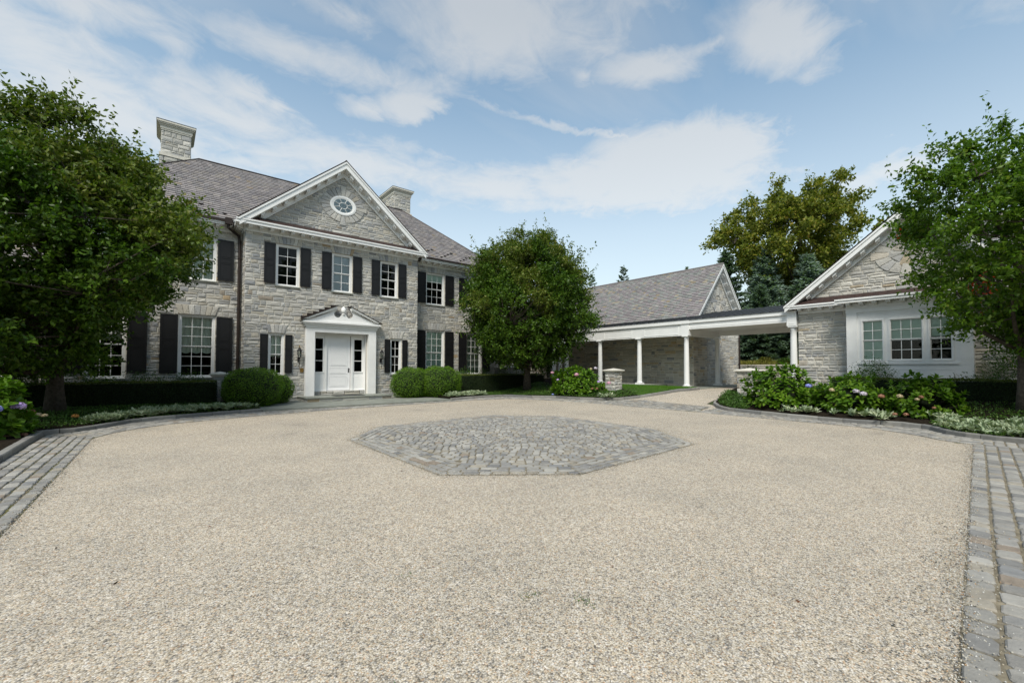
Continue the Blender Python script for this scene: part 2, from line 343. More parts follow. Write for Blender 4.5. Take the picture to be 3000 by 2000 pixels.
def m_glass():
    m = bpy.data.materials.new('window_glass'); m.use_nodes = True; nt = m.node_tree; nt.nodes.clear()
    o = nt.nodes.new('ShaderNodeOutputMaterial'); g = nt.nodes.new('ShaderNodeBsdfGlossy'); g.inputs['Roughness'].default_value = .015
    t = nt.nodes.new('ShaderNodeBsdfTransparent'); t.inputs[0].default_value = (.86, .90, .88, 1)
    f = nt.nodes.new('ShaderNodeFresnel'); f.inputs[0].default_value = 1.36; ms = nt.nodes.new('ShaderNodeMixShader')
    n = tex_noise(nt, 1.2, 2); bm = node(nt, 'ShaderNodeBump', i_Strength=.15, i_Distance=.02); nt.links.new(n.outputs[0], bm.inputs['Height']); nt.links.new(bm.outputs[0], g.inputs['Normal'])
    nt.links.new(f.outputs[0], ms.inputs[0]); nt.links.new(t.outputs[0], ms.inputs[1]); nt.links.new(g.outputs[0], ms.inputs[2]); nt.links.new(ms.outputs[0], o.inputs[0]); return m
M['glass'] = m_glass()

def m_gravel():
    m, nt, b = newmat('pea_gravel'); g = nt.nodes.new('ShaderNodeNewGeometry'); pos = g.outputs['Position']
    def vor(scale):
        v = nt.nodes.new('ShaderNodeTexVoronoi'); v.voronoi_dimensions = '2D'; v.inputs['Scale'].default_value = scale; v.inputs['Randomness'].default_value = 1.
        nt.links.new(pos, v.inputs['Vector']); return v
    v1 = vor(98.); v2 = vor(58.)
    s1 = nt.nodes.new('ShaderNodeSeparateColor'); nt.links.new(v1.outputs['Color'], s1.inputs[0]); s2 = nt.nodes.new('ShaderNodeSeparateColor'); nt.links.new(v2.outputs['Color'], s2.inputs[0])
    stops = [(0, (.06, .06, .062)), (.08, (.17, .165, .155)), (.16, (.34, .30, .23)), (.32, (.48, .455, .395)), (.46, (.43, .375, .285)), (.60, (.53, .52, .48)), (.70, (.25, .25, .25)), (.79, (.48, .445, .375)), (.91, (.41, .26, .15)), (.94, (.66, .655, .63))]
    c1 = ramp(nt, s1.outputs[0], stops, 'CONSTANT'); c2 = ramp(nt, s2.outputs[1], stops, 'CONSTANT')
    c = mixc(nt, .30, c1, c2); c = mixc(nt, .16, c, (.42, .395, .34))
    v3 = vor(40.); s3 = nt.nodes.new('ShaderNodeSeparateColor'); nt.links.new(v3.outputs['Color'], s3.inputs[0])
    c = mixc(nt, 1., c, ramp(nt, s3.outputs[2], [(0, (.84, .815, .80)), (.10, (1.02, .985, .955)), (.3, (1.10, 1.06, 1.02)), (.75, (1.15, 1.105, 1.065)), (.93, (1.22, 1.17, 1.125))], 'CONSTANT'), 'MULTIPLY')
    # colour drifts where the stones are thinner or dirtier
    n = tex_noise(nt, .55, 5, .6); n2 = tex_noise(nt, 3.5, 4, .7)
    f = mmath(nt, 'MULTIPLY', mmath(nt, 'ADD', n.outputs[0], mmath(nt, 'MULTIPLY', n2.outputs[0], .35)), 1.0)
    tint = ramp(nt, f, [(.40, (.70, .69, .69)), (.54, (.98, .97, .96)), (.78, (1.12, 1.09, 1.06))])
    c = mixc(nt, 1., c, tint, 'MULTIPLY')
    dk = ramp(nt, v1.outputs['Distance'], [(.0, (1.05, 1.05, 1.05)), (.42, (1., 1., 1.)), (.66, (.55, .53, .50))])
    nt.links.new(mixc(nt, 1., c, dk, 'MULTIPLY'), b.inputs['Base Color']); b.inputs['Roughness'].default_value = .85; b.inputs['Specular IOR Level'].default_value = .2
    h = mmath(nt, 'SUBTRACT', 1., mmath(nt, 'MULTIPLY', v1.outputs['Distance'], 1.2)); bump(nt, b, h, .45, .004)
    return m
M['gravel'] = m_gravel()
def m_joint():
    m, nt, b = newmat('mossy_joint_grit'); n = tex_noise(nt, 1.3, 4, .6); n2 = tex_noise(nt, 60, 4, .7)
    f = mmath(nt, 'ADD', mmath(nt, 'MULTIPLY', n.outputs[0], .75), mmath(nt, 'MULTIPLY', n2.outputs[0], .3))
    nt.links.new(ramp(nt, f, [(.34, (.22, .19, .145)), (.50, (.13, .11, .075)), (.57, (.085, .085, .030)), (.64, (.12, .105, .03)), (.78, (.24, .205, .15))]), b.inputs['Base Color'])
    b.inputs['Roughness'].default_value = 1.; bump(nt, b, n2.outputs[0], .8, .01); return m
M['moss'] = m_joint()
M['grit'] = m_plain('gritty_tan_joint', (.19, .165, .12), 1., 0, 9, .45, .8, .05, .03)

# ---------------------------------------------------------------- stones, slates, cobbles: pieces
UNIT = {}
def unit_stone(kind, k):
    key = (kind, k)
    if key in UNIT: return UNIT[key]
    rr = random.Random(k*13+len(kind)); mb = MB(); e = .06
    a = [(-.5, -.5), (.5, -.5), (.5, .5), (-.5, .5)]
    o = [(x*(1-rr.uniform(.04, .10)), y*(1-rr.uniform(.14, .22))) for x, y in a]
    w1, w2 = .009, .020
    vs = [(x, y, 0) for x, y in a]+[(x, y, w1) for x, y in a]+[(x, y, w2+rr.uniform(-.006, .006)) for x, y in o]
    c = len(vs); vs += [(rr.uniform(-.28, -.1), rr.uniform(-.15, .15), w2+rr.uniform(.002, .024)), (rr.uniform(.1, .28), rr.uniform(-.15, .15), w2+rr.uniform(.002, .024))]
    fs = []
    for i in range(4):
        j = (i+1) % 4; fs += [(i, j, 4+j, 4+i), (4+i, 4+j, 8+j, 8+i)]
    fs += [(8, 9, c+1, c), (9, 10, c+1), (10, 11, c, c+1), (11, 8, c)]
    mb.add(vs, fs); UNIT[key] = mb.mesh('stone', MATK[kind]); return UNIT[key]
MATK = {'stone': M['stone'], 'stone2': M['stone2'], 'stone3': M['stone3']}
def lay_courses(u0, u1, v0, v1, rr, hs=(.10, .13, .16, .20, .22), ls=(.22, .60)):
    out = []; v = v0
    while v < v1-.03:
        h = rr.choice(hs)*rr.uniform(.92, 1.08)
        if v1-(v+h) < .09: h = v1-v
        u = u0-rr.uniform(0, .4)
        while u < u1:
            l = rr.uniform(*ls); q = rr.random()
            if h > .18 and q < .45:      # two thin stones in one bed
                s = rr.uniform(.38, .62)*h; k = rr.uniform(.35, .65)*l
                out += [(u, u+l, v, v+s)]
                out += [(u, u+k, v+s, v+h), (u+k, u+l, v+s, v+h)] if l > .5 else [(u, u+l, v+s, v+h)]
            elif q > .9: out += [(u, u+l*.5, v, v+h), (u+l*.5, u+l, v, v+h)]
            else: out += [(u, u+l, v, v+h)]
            u += l
        v += h
    return out
def cut_rects(rects, holes):
    out = []
    for r_ in rects:
        cur = [r_]
        for h in holes:
            nx = []
            for a, b, c, d in cur:
                if b <= h[0] or a >= h[1] or d <= h[2] or c >= h[3]: nx.append((a, b, c, d)); continue
                if a < h[0]: nx.append((a, h[0], c, d))
                if b > h[1]: nx.append((h[1], b, c, d))
                a2, b2 = max(a, h[0]), min(b, h[1])
                if c < h[2]: nx.append((a2, b2, c, h[2]))
                if d > h[3]: nx.append((a2, b2, h[3], d))
            cur = nx
        out += cur
    return [q for q in out if q[1]-q[0] > .03 and q[3]-q[2] > .025]
def stone_area(store, F, u0, u1, v0, v1, seed, holes=(), clip=None, gap=.011, **kw):
    rr = random.Random(seed)
    for a, b, c, d in cut_rects(lay_courses(u0, u1, v0, v1, rr, **kw), list(holes)):
        a = max(a, u0); b = min(b, u1)
        if b-a < .04: continue
        a += gap; b -= gap; c += gap; d -= gap
        if clip:
            p = clip_convex([(a, c), (b, c), (b, d), (a, d)], clip)
            if len(p) < 3 or parea(p) < .002: continue
            if abs(parea(p)-(b-a)*(d-c)) < 1e-6: store.append((F, (a, b, c, d), None))
            else: store.append((F, None, p))
        else: store.append((F, (a, b, c, d), None))
def poly_stone(mb, F, p, rr, w0=0., w1=.009, w2=.020, ins=.012, jit=.018):
    n = len(p); a = sum(p[i][0]*p[(i+1) % n][1]-p[(i+1) % n][0]*p[i][1] for i in range(n))
    if a < 0: p = p[::-1]
    cx = sum(q[0] for q in p)/n; cy = sum(q[1] for q in p)/n
    def insf(q):
        dx, dy = cx-q[0], cy-q[1]; l = math.hypot(dx, dy)+1e-6; k = min(ins*1.3/l, .45); return (q[0]+dx*k, q[1]+dy*k)
    vs = [F.p(u, v, w0) for u, v in p]+[F.p(u, v, w0+w1) for u, v in p]+[F.p(*insf(q), w0+w2+rr.uniform(-.3, .3)*jit) for q in p]+[F.p(cx, cy, w0+w2+rr.uniform(.1, 1)*jit)]
    fs = []
    for i in range(n):
        j = (i+1) % n; fs += [(i, j, n+j, n+i), (n+i, n+j, 2*n+j, 2*n+i), (2*n+i, 2*n+j, 3*n)]
    mb.add(vs, fs)
def pick(items, cen, size, lim=300):
    sc = []
    for i, it in enumerate(items):
        q = proj(cen(it))
        if q is None or not (-20 < q[0] < 3020 and -20 < q[1] < 2020): sc.append((0, i)); continue
        sc.append((size(it)/q[2]**2, i))
    sc.sort(reverse=True); return set(i for s_, i in sc[:lim] if s_ > 0)
def finish_stones(store, parent, kind, lim=300, name='stone'):
    def cen(it):
        F, r_, p = it
        return F.p((r_[0]+r_[1])/2, (r_[2]+r_[3])/2) if r_ else F.p(p[0][0], p[0][1])
    ok = [(i if it[1] is not None else None) for i, it in enumerate(store)]
    chosen = pick(store, cen, lambda it: (it[1][1]-it[1][0])*(it[1][3]-it[1][2]) if it[1] else 0, lim)
    mb = MB(); rr = random.Random(5); n = 0
    for i, (F, r_, p) in enumerate(store):
        if i in chosen and r_:
            a, b, c, d = r_; me = unit_stone(kind, rr.randrange(14)); ce = F.p((a+b)/2, (c+d)/2)
            fu, fv = (b-a)*rr.choice((1, -1)), (d-c)
            if fu < 0: fv = -fv
            mw = Matrix(((F.U[0]*fu, F.V[0]*fv, F.N[0], ce[0]), (F.U[1]*fu, F.V[1]*fv, F.N[1], ce[1]), (F.U[2]*fu, F.V[2]*fv, F.N[2], ce[2]), (0, 0, 0, 1)))
            link(name, me, parent, mw); n += 1
        else:
            if r_: a, b, c, d = r_; p = [(a, c), (b, c), (b, d), (a, d)]
            poly_stone(mb, F, p, rr)
    if mb.f: mb.obj(name+'_facing', MATK[kind], parent, kind='stuff')
    store.clear()

def unit_slate(mk, k):
    key = (mk, 'sl', k)
    if key in UNIT: return UNIT[key]
    rr = random.Random(k); t = .036+rr.uniform(0, .012); c0 = rr.uniform(0, .06); c1 = rr.uniform(0, .06)
    vs = [(-.5, -.5+c0*.3, .002), (.5, -.5+c1*.3, .002), (.5, .5, .002), (-.5, .5, .002), (-.5, -.5+c0, t), (.5, -.5+c1, t), (.5, .5, .006), (-.5, .5, .006)]
    UNIT[key] = MB().add(vs, [(4, 5, 6, 7), (0, 1, 5, 4), (1, 2, 6, 5), (3, 0, 4, 7)]).mesh('slate', M[mk]); return UNIT[key]
def slate_area(store, F, poly, seed, exp=.215, ws=(.17, .34)):
    rr = random.Random(seed); us = [p[0] for p in poly]; vs_ = [p[1] for p in poly]; v = min(vs_)
    while v < max(vs_):
        u = min(us)-rr.uniform(0, .2)
        while u < max(us):
            w_ = rr.uniform(*ws); r_ = (u+.004, u+w_-.004, v-.02, v+exp+.01)
            p = clip_convex([(r_[0], r_[2]), (r_[1], r_[2]), (r_[1], r_[3]), (r_[0], r_[3])], poly)
            if len(p) >= 3 and parea(p) > .0015:
                full = abs(parea(p)-(r_[1]-r_[0])*(r_[3]-r_[2])) < 1e-6; store.append((F, r_ if full else None, p))
            u += w_
        v += exp
def finish_slates(store, parent, mk, lim=300):
    def cen(it): return F_c(it)
    def F_c(it): return it[0].p(it[2][0][0], it[2][0][1])
    chosen = pick(store, cen, lambda it: ((it[1][1]-it[1][0])*(it[1][3]-it[1][2])) if it[1] else 0, lim)
    mb = MB(); rr = random.Random(9)
    for i, (F, r_, p) in enumerate(store):
        if i in chosen and r_:
            a, b, c, d = r_; ce = F.p((a+b)/2, (c+d)/2)
            mw = Matrix(((F.U[0]*(b-a), F.V[0]*(d-c), F.N[0], ce[0]), (F.U[1]*(b-a), F.V[1]*(d-c), F.N[1], ce[1]), (F.U[2]*(b-a), F.V[2]*(d-c), F.N[2], ce[2]), (0, 0, 0, 1)))
            link('slate', unit_slate(mk, rr.randrange(8)), parent, mw)
        else:
            n = len(p); v0 = min(q[1] for q in p); v1 = max(q[1] for q in p)+1e-4; t = .036+rr.uniform(0, .012)
            a_ = sum(p[k][0]*p[(k+1) % n][1]-p[(k+1) % n][0]*p[k][1] for k in range(n))
            if a_ < 0: p = p[::-1]
            top = [F.p(u, v, t+(.006-t)*(v-v0)/(v1-v0)) for u, v in p]; bot = [F.p(u, v, .002) for u, v in p]
            mb.add(bot+top, [tuple(range(n, 2*n))]+[(k, (k+1) % n, n+(k+1) % n, n+k) for k in range(n)])
    if mb.f: mb.obj('slate_covering', M[mk], parent, kind='stuff')
    store.clear()

def wall_sheet(mb, F, u0, u1, v0, v1, holes=(), w=0., rev=.14):
    us = sorted({u0, u1, *[h[0] for h in holes], *[h[1] for h in holes]}); vs_ = sorted({v0, v1, *[h[2] for h in holes], *[h[3] for h in holes]})
    us = [u for u in us if u0 <= u <= u1]; vs_ = [v for v in vs_ if v0 <= v <= v1]
    for i in range(len(us)-1):
        for j in range(len(vs_)-1):
            cu, cv = (us[i]+us[i+1])/2, (vs_[j]+vs_[j+1])/2
            if any(h[0] < cu < h[1] and h[2] < cv < h[3] for h in holes): continue
            mb.poly(F, [(us[i], vs_[j]), (us[i+1], vs_[j]), (us[i+1], vs_[j+1]), (us[i], vs_[j+1])], w)
    for a, b, c, d in holes:
        for q in (((a, c), (a, d)), ((b, d), (b, c)), ((a, d), (b, d)), ((b, c), (a, c))):
            (p0, q0), (p1, q1) = q; mb.add([F.p(p0, q0, w), F.p(p1, q1, w), F.p(p1, q1, w-rev), F.p(p0, q0, w-rev)], [(0, 1, 2, 3)])

def flat_arch(parent, F, u0, u1, v0, h, n, kind='stone', name='voussoir'):
    mb0 = random.Random(int((u0+50)*100)); c = (u0+u1)/2; fl = .13
    for i in range(n):
        a, b = i/n, (i+1)/n; g = .006
        bu0, bu1 = u0+(u1-u0)*a+g, u0+(u1-u0)*b-g; tu0, tu1 = (u0-fl)+(u1-u0+2*fl)*a+g, (u0-fl)+(u1-u0+2*fl)*b-g
        mb = MB(); poly_stone(mb, F, [(bu0, v0+.004), (bu1, v0+.004), (tu1, v0+h), (tu0, v0+h)], mb0, .012, .028, .036, .012, .014)
        mb.obj(name, MATK[kind], parent)

# ---------------------------------------------------------------- windows, shutters
def window(parent, F, u0, u1, v0, v1, nc, nr, shade=None, casing=.085, sill='blue', inset=-.04, meet=.5, setback=None):
    mb = MB(); w0, w1 = inset-.07, inset
    mb.box(F, u0, u0+casing, v0, v1, w0, w1).box(F, u1-casing, u1, v0, v1, w0, w1)
    mb.box(F, u0+casing, u1-casing, v1-casing, v1, w0, w1).box(F, u0+casing, u1-casing, v0, v0+casing*.8, w0, w1)
    for s_ in (u0+casing, u1-casing-.014): mb.box(F, s_, s_+.014, v0+casing*.8, v1-casing, w1-.03, w1-.012)
    fr = mb.obj('window', M['white'], parent)
    a, b, c, d = u0+casing, u1-casing, v0+casing*.8, v1-casing; st = .032
    sb = MB(); mid = c+(d-c)*meet
    for (lo, hi, ww) in ((c, mid, w0-.012), (mid, d, w0+.016)):
        nrr = nr//2
        sb.box(F, a, a+st, lo, hi, ww-.02, ww+.01).box(F, b-st, b, lo, hi, ww-.02, ww+.01)
        sb.box(F, a+st, b-st, lo, lo+st, ww-.02, ww+.01).box(F, a+st, b-st, hi-st, hi, ww-.02, ww+.01)
        for i in range(1, nc):
            x = a+st+(b-a-2*st)*i/nc; sb.box(F, x-.011, x+.011, lo+st, hi-st, ww-.014, ww+.006)
        for j in range(1, nrr):
            y = lo+st+(hi-lo-2*st)*j/nrr
            xs = [a+st]+[a+st+(b-a-2*st)*i/nc for i in range(1, nc)]+[b-st]
            for i in range(nc): sb.box(F, xs[i]+(.011 if i else 0), xs[i+1]-(.011 if i < nc-1 else 0), y-.011, y+.011, ww-.014, ww+.006)
        for i in range(nc):
            for j in range(nrr):
                x0 = a+st+(b-a-2*st)*i/nc; x1 = a+st+(b-a-2*st)*(i+1)/nc; y0 = lo+st+(hi-lo-2*st)*j/nrr; y1 = lo+st+(hi-lo-2*st)*(j+1)/nrr
                pane_obj(F, x0, x1, y0, y1, ww-.006, fr)
    sb.obj('sash', M['white'], fr)
    if sill: MB().box(F, u0-.03, u1+.03, v0-.055, v0-.002, -.10, .075).obj('sill', M[sill], fr)
    MB().box(F, u0-.15, u1+.15, v0-.1, v1+.1, -1.32, -1.30).box(F, u0-.15, u0-.13, v0-.1, v1+.1, -1.3, w0-.08).box(F, u1+.13, u1+.15, v0-.1, v1+.1, -1.3, w0-.08).box(F, u0-.13, u1+.13, v0-.1, v0-.08, -1.3, w0-.08).obj('room_lining', M['room'], fr)
    if shade:
        kind, fracv, mk = shade
        if kind == 'blind': MB().box(F, a+.01, b-.01, d-(d-c)*fracv, d-.01, w0-.045, w0-.04).obj('blind', M[mk], fr)
        if kind in ('balloon', 'curtain'):
            g = MB(); nx, ny = 26, 10; vs_ = []
            for j in range(ny+1):
                for i in range(nx+1):
                    t = i/nx; bot = d-(d-c)*fracv+(.07*abs(math.sin(t*math.pi*nc))*-1+.07 if kind == 'balloon' else 0)
                    y = d-(d-bot)*j/ny; vs_.append(F.p(a+.005+(b-a-.01)*t, y, w0-.09+.02*math.sin(t*40+.5*j*(kind == 'balloon'))))
            g.add(vs_, [(j*(nx+1)+i+nx+1, j*(nx+1)+i+nx+2, j*(nx+1)+i+1, j*(nx+1)+i) for j in range(ny) for i in range(nx)])
            g.obj('curtain', M[mk], fr, smooth=True)
    return fr
def pane_obj(F, x0, x1, y0, y1, w, parent):
    if 'pane' not in UNIT:
        UNIT['pane'] = MB().add([(-.5, -.5, 0), (.5, -.5, 0), (.5, .5, 0), (-.5, .5, 0)], [(0, 1, 2, 3)]).mesh('pane', M['glass'])
    ce = F.p((x0+x1)/2, (y0+y1)/2, w); a, b = x1-x0, y1-y0
    mw = Matrix(((F.U[0]*a, F.V[0]*b, F.N[0], ce[0]), (F.U[1]*a, F.V[1]*b, F.N[1], ce[1]), (F.U[2]*a, F.V[2]*b, F.N[2], ce[2]), (0, 0, 0, 1)))
    link('pane', UNIT['pane'], parent, mw)
def shutter(parent, F, u0, u1, v0, v1, splits):
    mb = MB(); w0, w1 = .048, .085; st = (u1-u0)*.15
    mb.box(F, u0, u1, v0, v1, w0, w1-.014)
    mb.box(F, u0, u0+st, v0, v1, w1-.014, w1).box(F, u1-st, u1, v0, v1, w1-.014, w1)
    ys = [v0]+[v0+(v1-v0)*s_ for s_ in splits]+[v1]; rail = .05
    edges = [(v0, v0+rail*1.4)]+[(y-rail/2, y+rail/2) for y in ys[1:-1]]+[(v1-rail, v1)]
    for a, b in edges: mb.box(F, u0+st, u1-st, a, b, w1-.014, w1)
    for k in range(len(edges)-1):
        a, b = edges[k][1]+.018, edges[k+1][0]-.018
        if b-a > .03: mb.box(F, u0+st+.018, u1-st-.018, a, b, w1-.014, w1-.003)
    o = mb.obj('shutter', M['black'], parent)
    hk = MB(); c = (u0+u1)/2+.02; pts = [F.p(c, v0+.02, .06), F.p(c, v0-.05, .075), F.p(c+.025, v0-.085, .09), F.p(c+.04, v0-.06, .09)]
    hk.tube(pts, .008, 5).obj('shutter_hook', M['iron'], o)

# ---------------------------------------------------------------- ground
def ground_sheet():
    xs = np.unique(np.concatenate([np.arange(-12, 60, 1.5), [-600, -200, -60, -30, 80, 120, 250, 900]])); ys = np.unique(np.concatenate([np.arange(-15, 45, 3), [-600, -200, -60, 60, 100, 200, 900]]))
    mb = MB(); vs_ = [(x, y, ground_z(x, y)-.03) for y in ys for x in xs]; n = len(xs)
    mb.add(vs_, [(j*n+i, j*n+i+1, (j+1)*n+i+1, (j+1)*n+i) for j in range(len(ys)-1) for i in range(n-1)])
    mb.obj('ground', M['soil'], kind='structure', smooth=True)
ground_sheet()
def sheet(name, poly, mat, dz, step=.6, zf=ground_z, **kw):
    mb = MB(); x0, x1 = min(p[0] for p in poly), max(p[0] for p in poly); y0, y1 = min(p[1] for p in poly), max(p[1] for p in poly)
    x = x0
    while x < x1:
        y = y0
        strip = clip_half(clip_half(poly, 1, 0, -x), -1, 0, x+step)
        while y < y1 and len(strip) >= 3:
            q = clip_half(clip_half(strip, 0, 1, -y), 0, -1, y+step)
            if len(q) >= 3 and parea(q) > 1e-5: mb.add([(a, b, zf(a, b)+(dz(a, b) if callable(dz) else dz)) for a, b in q], [tuple(range(len(q)))])
            y += step
        x += step
    bm = bmesh.new(); me = mb.mesh(name, mat); bm.from_mesh(me); bmesh.ops.remove_doubles(bm, verts=bm.verts, dist=.001)
    bmesh.ops.recalc_face_normals(bm, faces=bm.faces); bm.to_mesh(me); bm.free(); me.shade_smooth()
    o = link(name, me); return tag(o, **kw)
gravel = sheet('gravel_court', [(-1.6, -8), (16.0, -8), (16.0, 6.5), (17.0, 8.5), (40, 9), (40, 12.2), (17, 12.2), (15.9, 14), (15.4, 18), (13, 18.6), (0, 18.2), (-1.6, 15)], M['gravel'], 0., .75, kind='structure')

# outlines: kerb line (court side) and inner edge of the cobble band
kerbA = [(-2.05, -6), (-2.05, 3), (-2.05, 8), (-2.05, 12), (-2.1, 15.35), (-1.55, 15.45), (-1.1, 16.0), (-.65, 16.9), (-.05, 17.35), (.8, 17.68), (1.7, 17.95), (2.85, 18.22)]
innA = [(-1.15, -6), (-1.15, 3), (-1.15, 8), (-1.15, 11.5), (-1.17, 13.6), (-1.12, 14.1), (-.9, 14.7), (-.45, 15.4), (.2, 16.0), (1.0, 16.35), (1.9, 16.65), (2.9, 17.0)]
innD = [(2.9, 17.0), (4.5, 17.35), (6.8, 17.55), (9.2, 17.8), (10.9, 17.95)]
outD = [(2.85, 18.22), (4.5, 18.24), (6.8, 18.27), (9.2, 18.3), (10.95, 18.35)]
kerbB = [(10.95, 18.42), (12.2, 18.82), (13.4, 19.02), (14.4, 19.05), (14.9, 18.8), (15.0, 18.1), (15.3, 17.2), (15.75, 16.1), (15.85, 14.6), (16.1, 13.3), (16.5, 12.45), (17.2, 11.85), (18.4, 11.25), (20.0, 10.85), (21.4, 11.05)]
innB = [(10.9, 17.95), (12.0, 17.95), (13.0, 17.85), (13.7, 17.75), (14.1, 17.4), (14.3, 16.9), (14.5, 16.4), (14.85, 15.4), (15.05, 14.4), (15.15, 13.3)]
kerbC = [(30, 8.6), (22, 8.5), (18.6, 8.45), (16.9, 8.2), (16.3, 7.75), (15.95, 7.2), (15.8, 6.3), (15.65, 5.3), (15.5, 4.2), (15.5, 3.1), (15.68, 2.3), (15.5, 1.7), (14.9, 1.35), (14.5, .95), (14.28, .4), (14.25, -.4), (14.25, -6)]
innC = [(15.15, 8.0), (15.0, 7.1), (15.0, 6.2), (14.95, 5.3), (14.9, 4.2), (14.85, 3.3), (14.6, 2.5), (14.1, 1.75), (13.55, 1.25), (13.3, .75)]

def poly_len(p): return [0]+list(np.cumsum([math.hypot(p[i+1][0]-p[i][0], p[i+1][1]-p[i][1]) for i in range(len(p)-1)]))
def along(p, L_, s):
    s = min(max(s, 0), L_[-1]); i = max(k for k in range(len(L_)) if L_[k] <= s+1e-9); i = min(i, len(p)-2)
    t = (s-L_[i])/(L_[i+1]-L_[i]); return np.array([p[i][0]+t*(p[i+1][0]-p[i][0]), p[i][1]+t*(p[i+1][1]-p[i][1])])
def resample(p, n): L_ = poly_len(p); return [along(p, L_, L_[-1]*k/(n-1)) for k in range(n)]

def cob_ring(rr, j=.035):
    pts = []
    for sx, sy in ((-.5, -.5), (.5, -.5), (.5, .5), (-.5, .5)):
        cx_, cy_ = sx+rr.uniform(-j, j), sy+rr.uniform(-j, j); k = rr.uniform(.10, .2); a = (cx_-math.copysign(k, sx), cy_); b = (cx_, cy_-math.copysign(k, sy))
        pts += [b, a] if sx*sy > 0 else [a, b]
    return pts
def cob_solid(rr, T):
    """T maps unit x, y, z to world"""
    a = cob_ring(rr); h = rr.uniform(-.004, .004); n = 8; tx, ty = rr.uniform(-.006, .006), rr.uniform(-.006, .006)
    vs_ = [T(x, y, 0) for x, y in a]+[T(x*.97, y*.97, .015) for x, y in a]+[T(x*.84, y*.84, .024+h+tx*x+ty*y) for x, y in a]; fs = []
    for i in range(n):
        q = (i+1) % n; fs += [(i, q, n+q, n+i), (n+i, n+q, 2*n+q, 2*n+i)]
    return vs_, fs+[tuple(range(2*n, 3*n))]
def unit_cobble(k):
    key = ('cob', k)
    if key in UNIT: return UNIT[key]
    vs_, fs = cob_solid(random.Random(k+40), lambda x, y, z: (x, y, z)); UNIT[key] = MB().add(vs_, fs).mesh('cobble', M['cobble'], False); return UNIT[key]
def finish_cobbles(quads, parent, lim=300):
    """quads: 4 corner points in plan"""
    def cen(q): c = np.mean(q, axis=0); return (c[0], c[1], ground_z(*c))
    chosen = pick(quads, cen, lambda q: parea([tuple(a) for a in q])*(1/max(proj(cen(q))[2], .5) if proj(cen(q)) else 0), lim)
    mb = MB(); rr = random.Random(3)
    for i, q in enumerate(quads):
        c = np.mean(q, axis=0); z = ground_z(*c)-.002; q = [np.array(a) for a in q]
        u = (q[1]-q[0]+q[2]-q[3])/2; v = (q[3]-q[0]+q[2]-q[1])/2; g = .016*rr.uniform(.7, 1.4)
        ul, vl = np.linalg.norm(u), np.linalg.norm(v)
        if ul < .03 or vl < .03: continue
        u = u*(ul-g)/ul; v = v*(vl-g*1.2)/vl
        if u[0]*v[1]-u[1]*v[0] < 0: v = -v
        if i in chosen:
            tx, ty = rr.uniform(-.02, .02), rr.uniform(-.02, .02)
            link('cobble', unit_cobble(rr.randrange(18)), parent, Matrix(((u[0], v[0], 0, c[0]), (u[1], v[1], 0, c[1]), (tx*ul, ty*vl, 1, z+rr.uniform(-.003, .003)), (0, 0, 0, 1))))
        else:
            zz = z+rr.uniform(-.003, .003); vs_, fs = cob_solid(rr, lambda x, y, h: (c[0]+u[0]*x+v[0]*y, c[1]+u[1]*x+v[1]*y, zz+h)); mb.add(vs_, fs)
    if mb.f: mb.obj('cobble_field', M['cobble'], parent, kind='stuff')
def band(quads, A, B, rows, sl=.2, n=60, seed=1, breaks=None):
    rr = random.Random(seed); a = resample(A, n); b = resample(B, n)
    for r_ in range(rows):
        t0, t1 = r_/rows, (r_+1)/rows
        P0 = [tuple(a[k]*(1-t0)+b[k]*t0) for k in range(n)]; P1 = [tuple(a[k]*(1-t1)+b[k]*t1) for k in range(n)]
        L0, L1 = poly_len(P0), poly_len(P1); s = rr.uniform(-.1, 0); tot = L0[-1]
        while s < tot:
            l = sl*rr.uniform(.78, 1.25); s0, s1 = max(s, 0)/tot, min(s+l, tot)/tot
            if (s1-s0)*tot > .05:      # squared to the course, so that no stone is sheared
                a0, a1, b0, b1 = along(P0, L0, s0*tot), along(P0, L0, s1*tot), along(P1, L1, s0*L1[-1]), along(P1, L1, s1*L1[-1])
                m0, m1 = (a0+b0)/2, (a1+b1)/2; dv = m1-m0; dl = np.linalg.norm(dv)
                if dl > .03:
                    nv = np.array([-dv[1], dv[0]])/dl; hw = abs(np.dot(((b0-a0)+(b1-a1))/2, nv))/2; quads.append([m0-nv*hw, m1-nv*hw, m1+nv*hw, m0+nv*hw])
            s += l
def rot_rows(quads, poly, ang, rw=.135, sl=.2, seed=2):
    rr = random.Random(seed); ca, sa = math.cos(ang), math.sin(ang)
    T = lambda p: (p[0]*ca+p[1]*sa, -p[0]*sa+p[1]*ca); I = lambda p: np.array((p[0]*ca-p[1]*sa, p[0]*sa+p[1]*ca))
    q = [T(p) for p in poly]; v = min(p[1] for p in q)
    while v < max(p[1] for p in q):
        u = min(p[0] for p in q)-rr.uniform(0, sl)
        while u < max(p[0] for p in q):
            l = sl*rr.uniform(.78, 1.25); c = I((u+l/2, v+rw/2))
            if inside(c[0], c[1], poly): quads.append([I((u, v)), I((u+l, v)), I((u+l, v+rw)), I((u, v+rw))])
            u += l
        v += rw

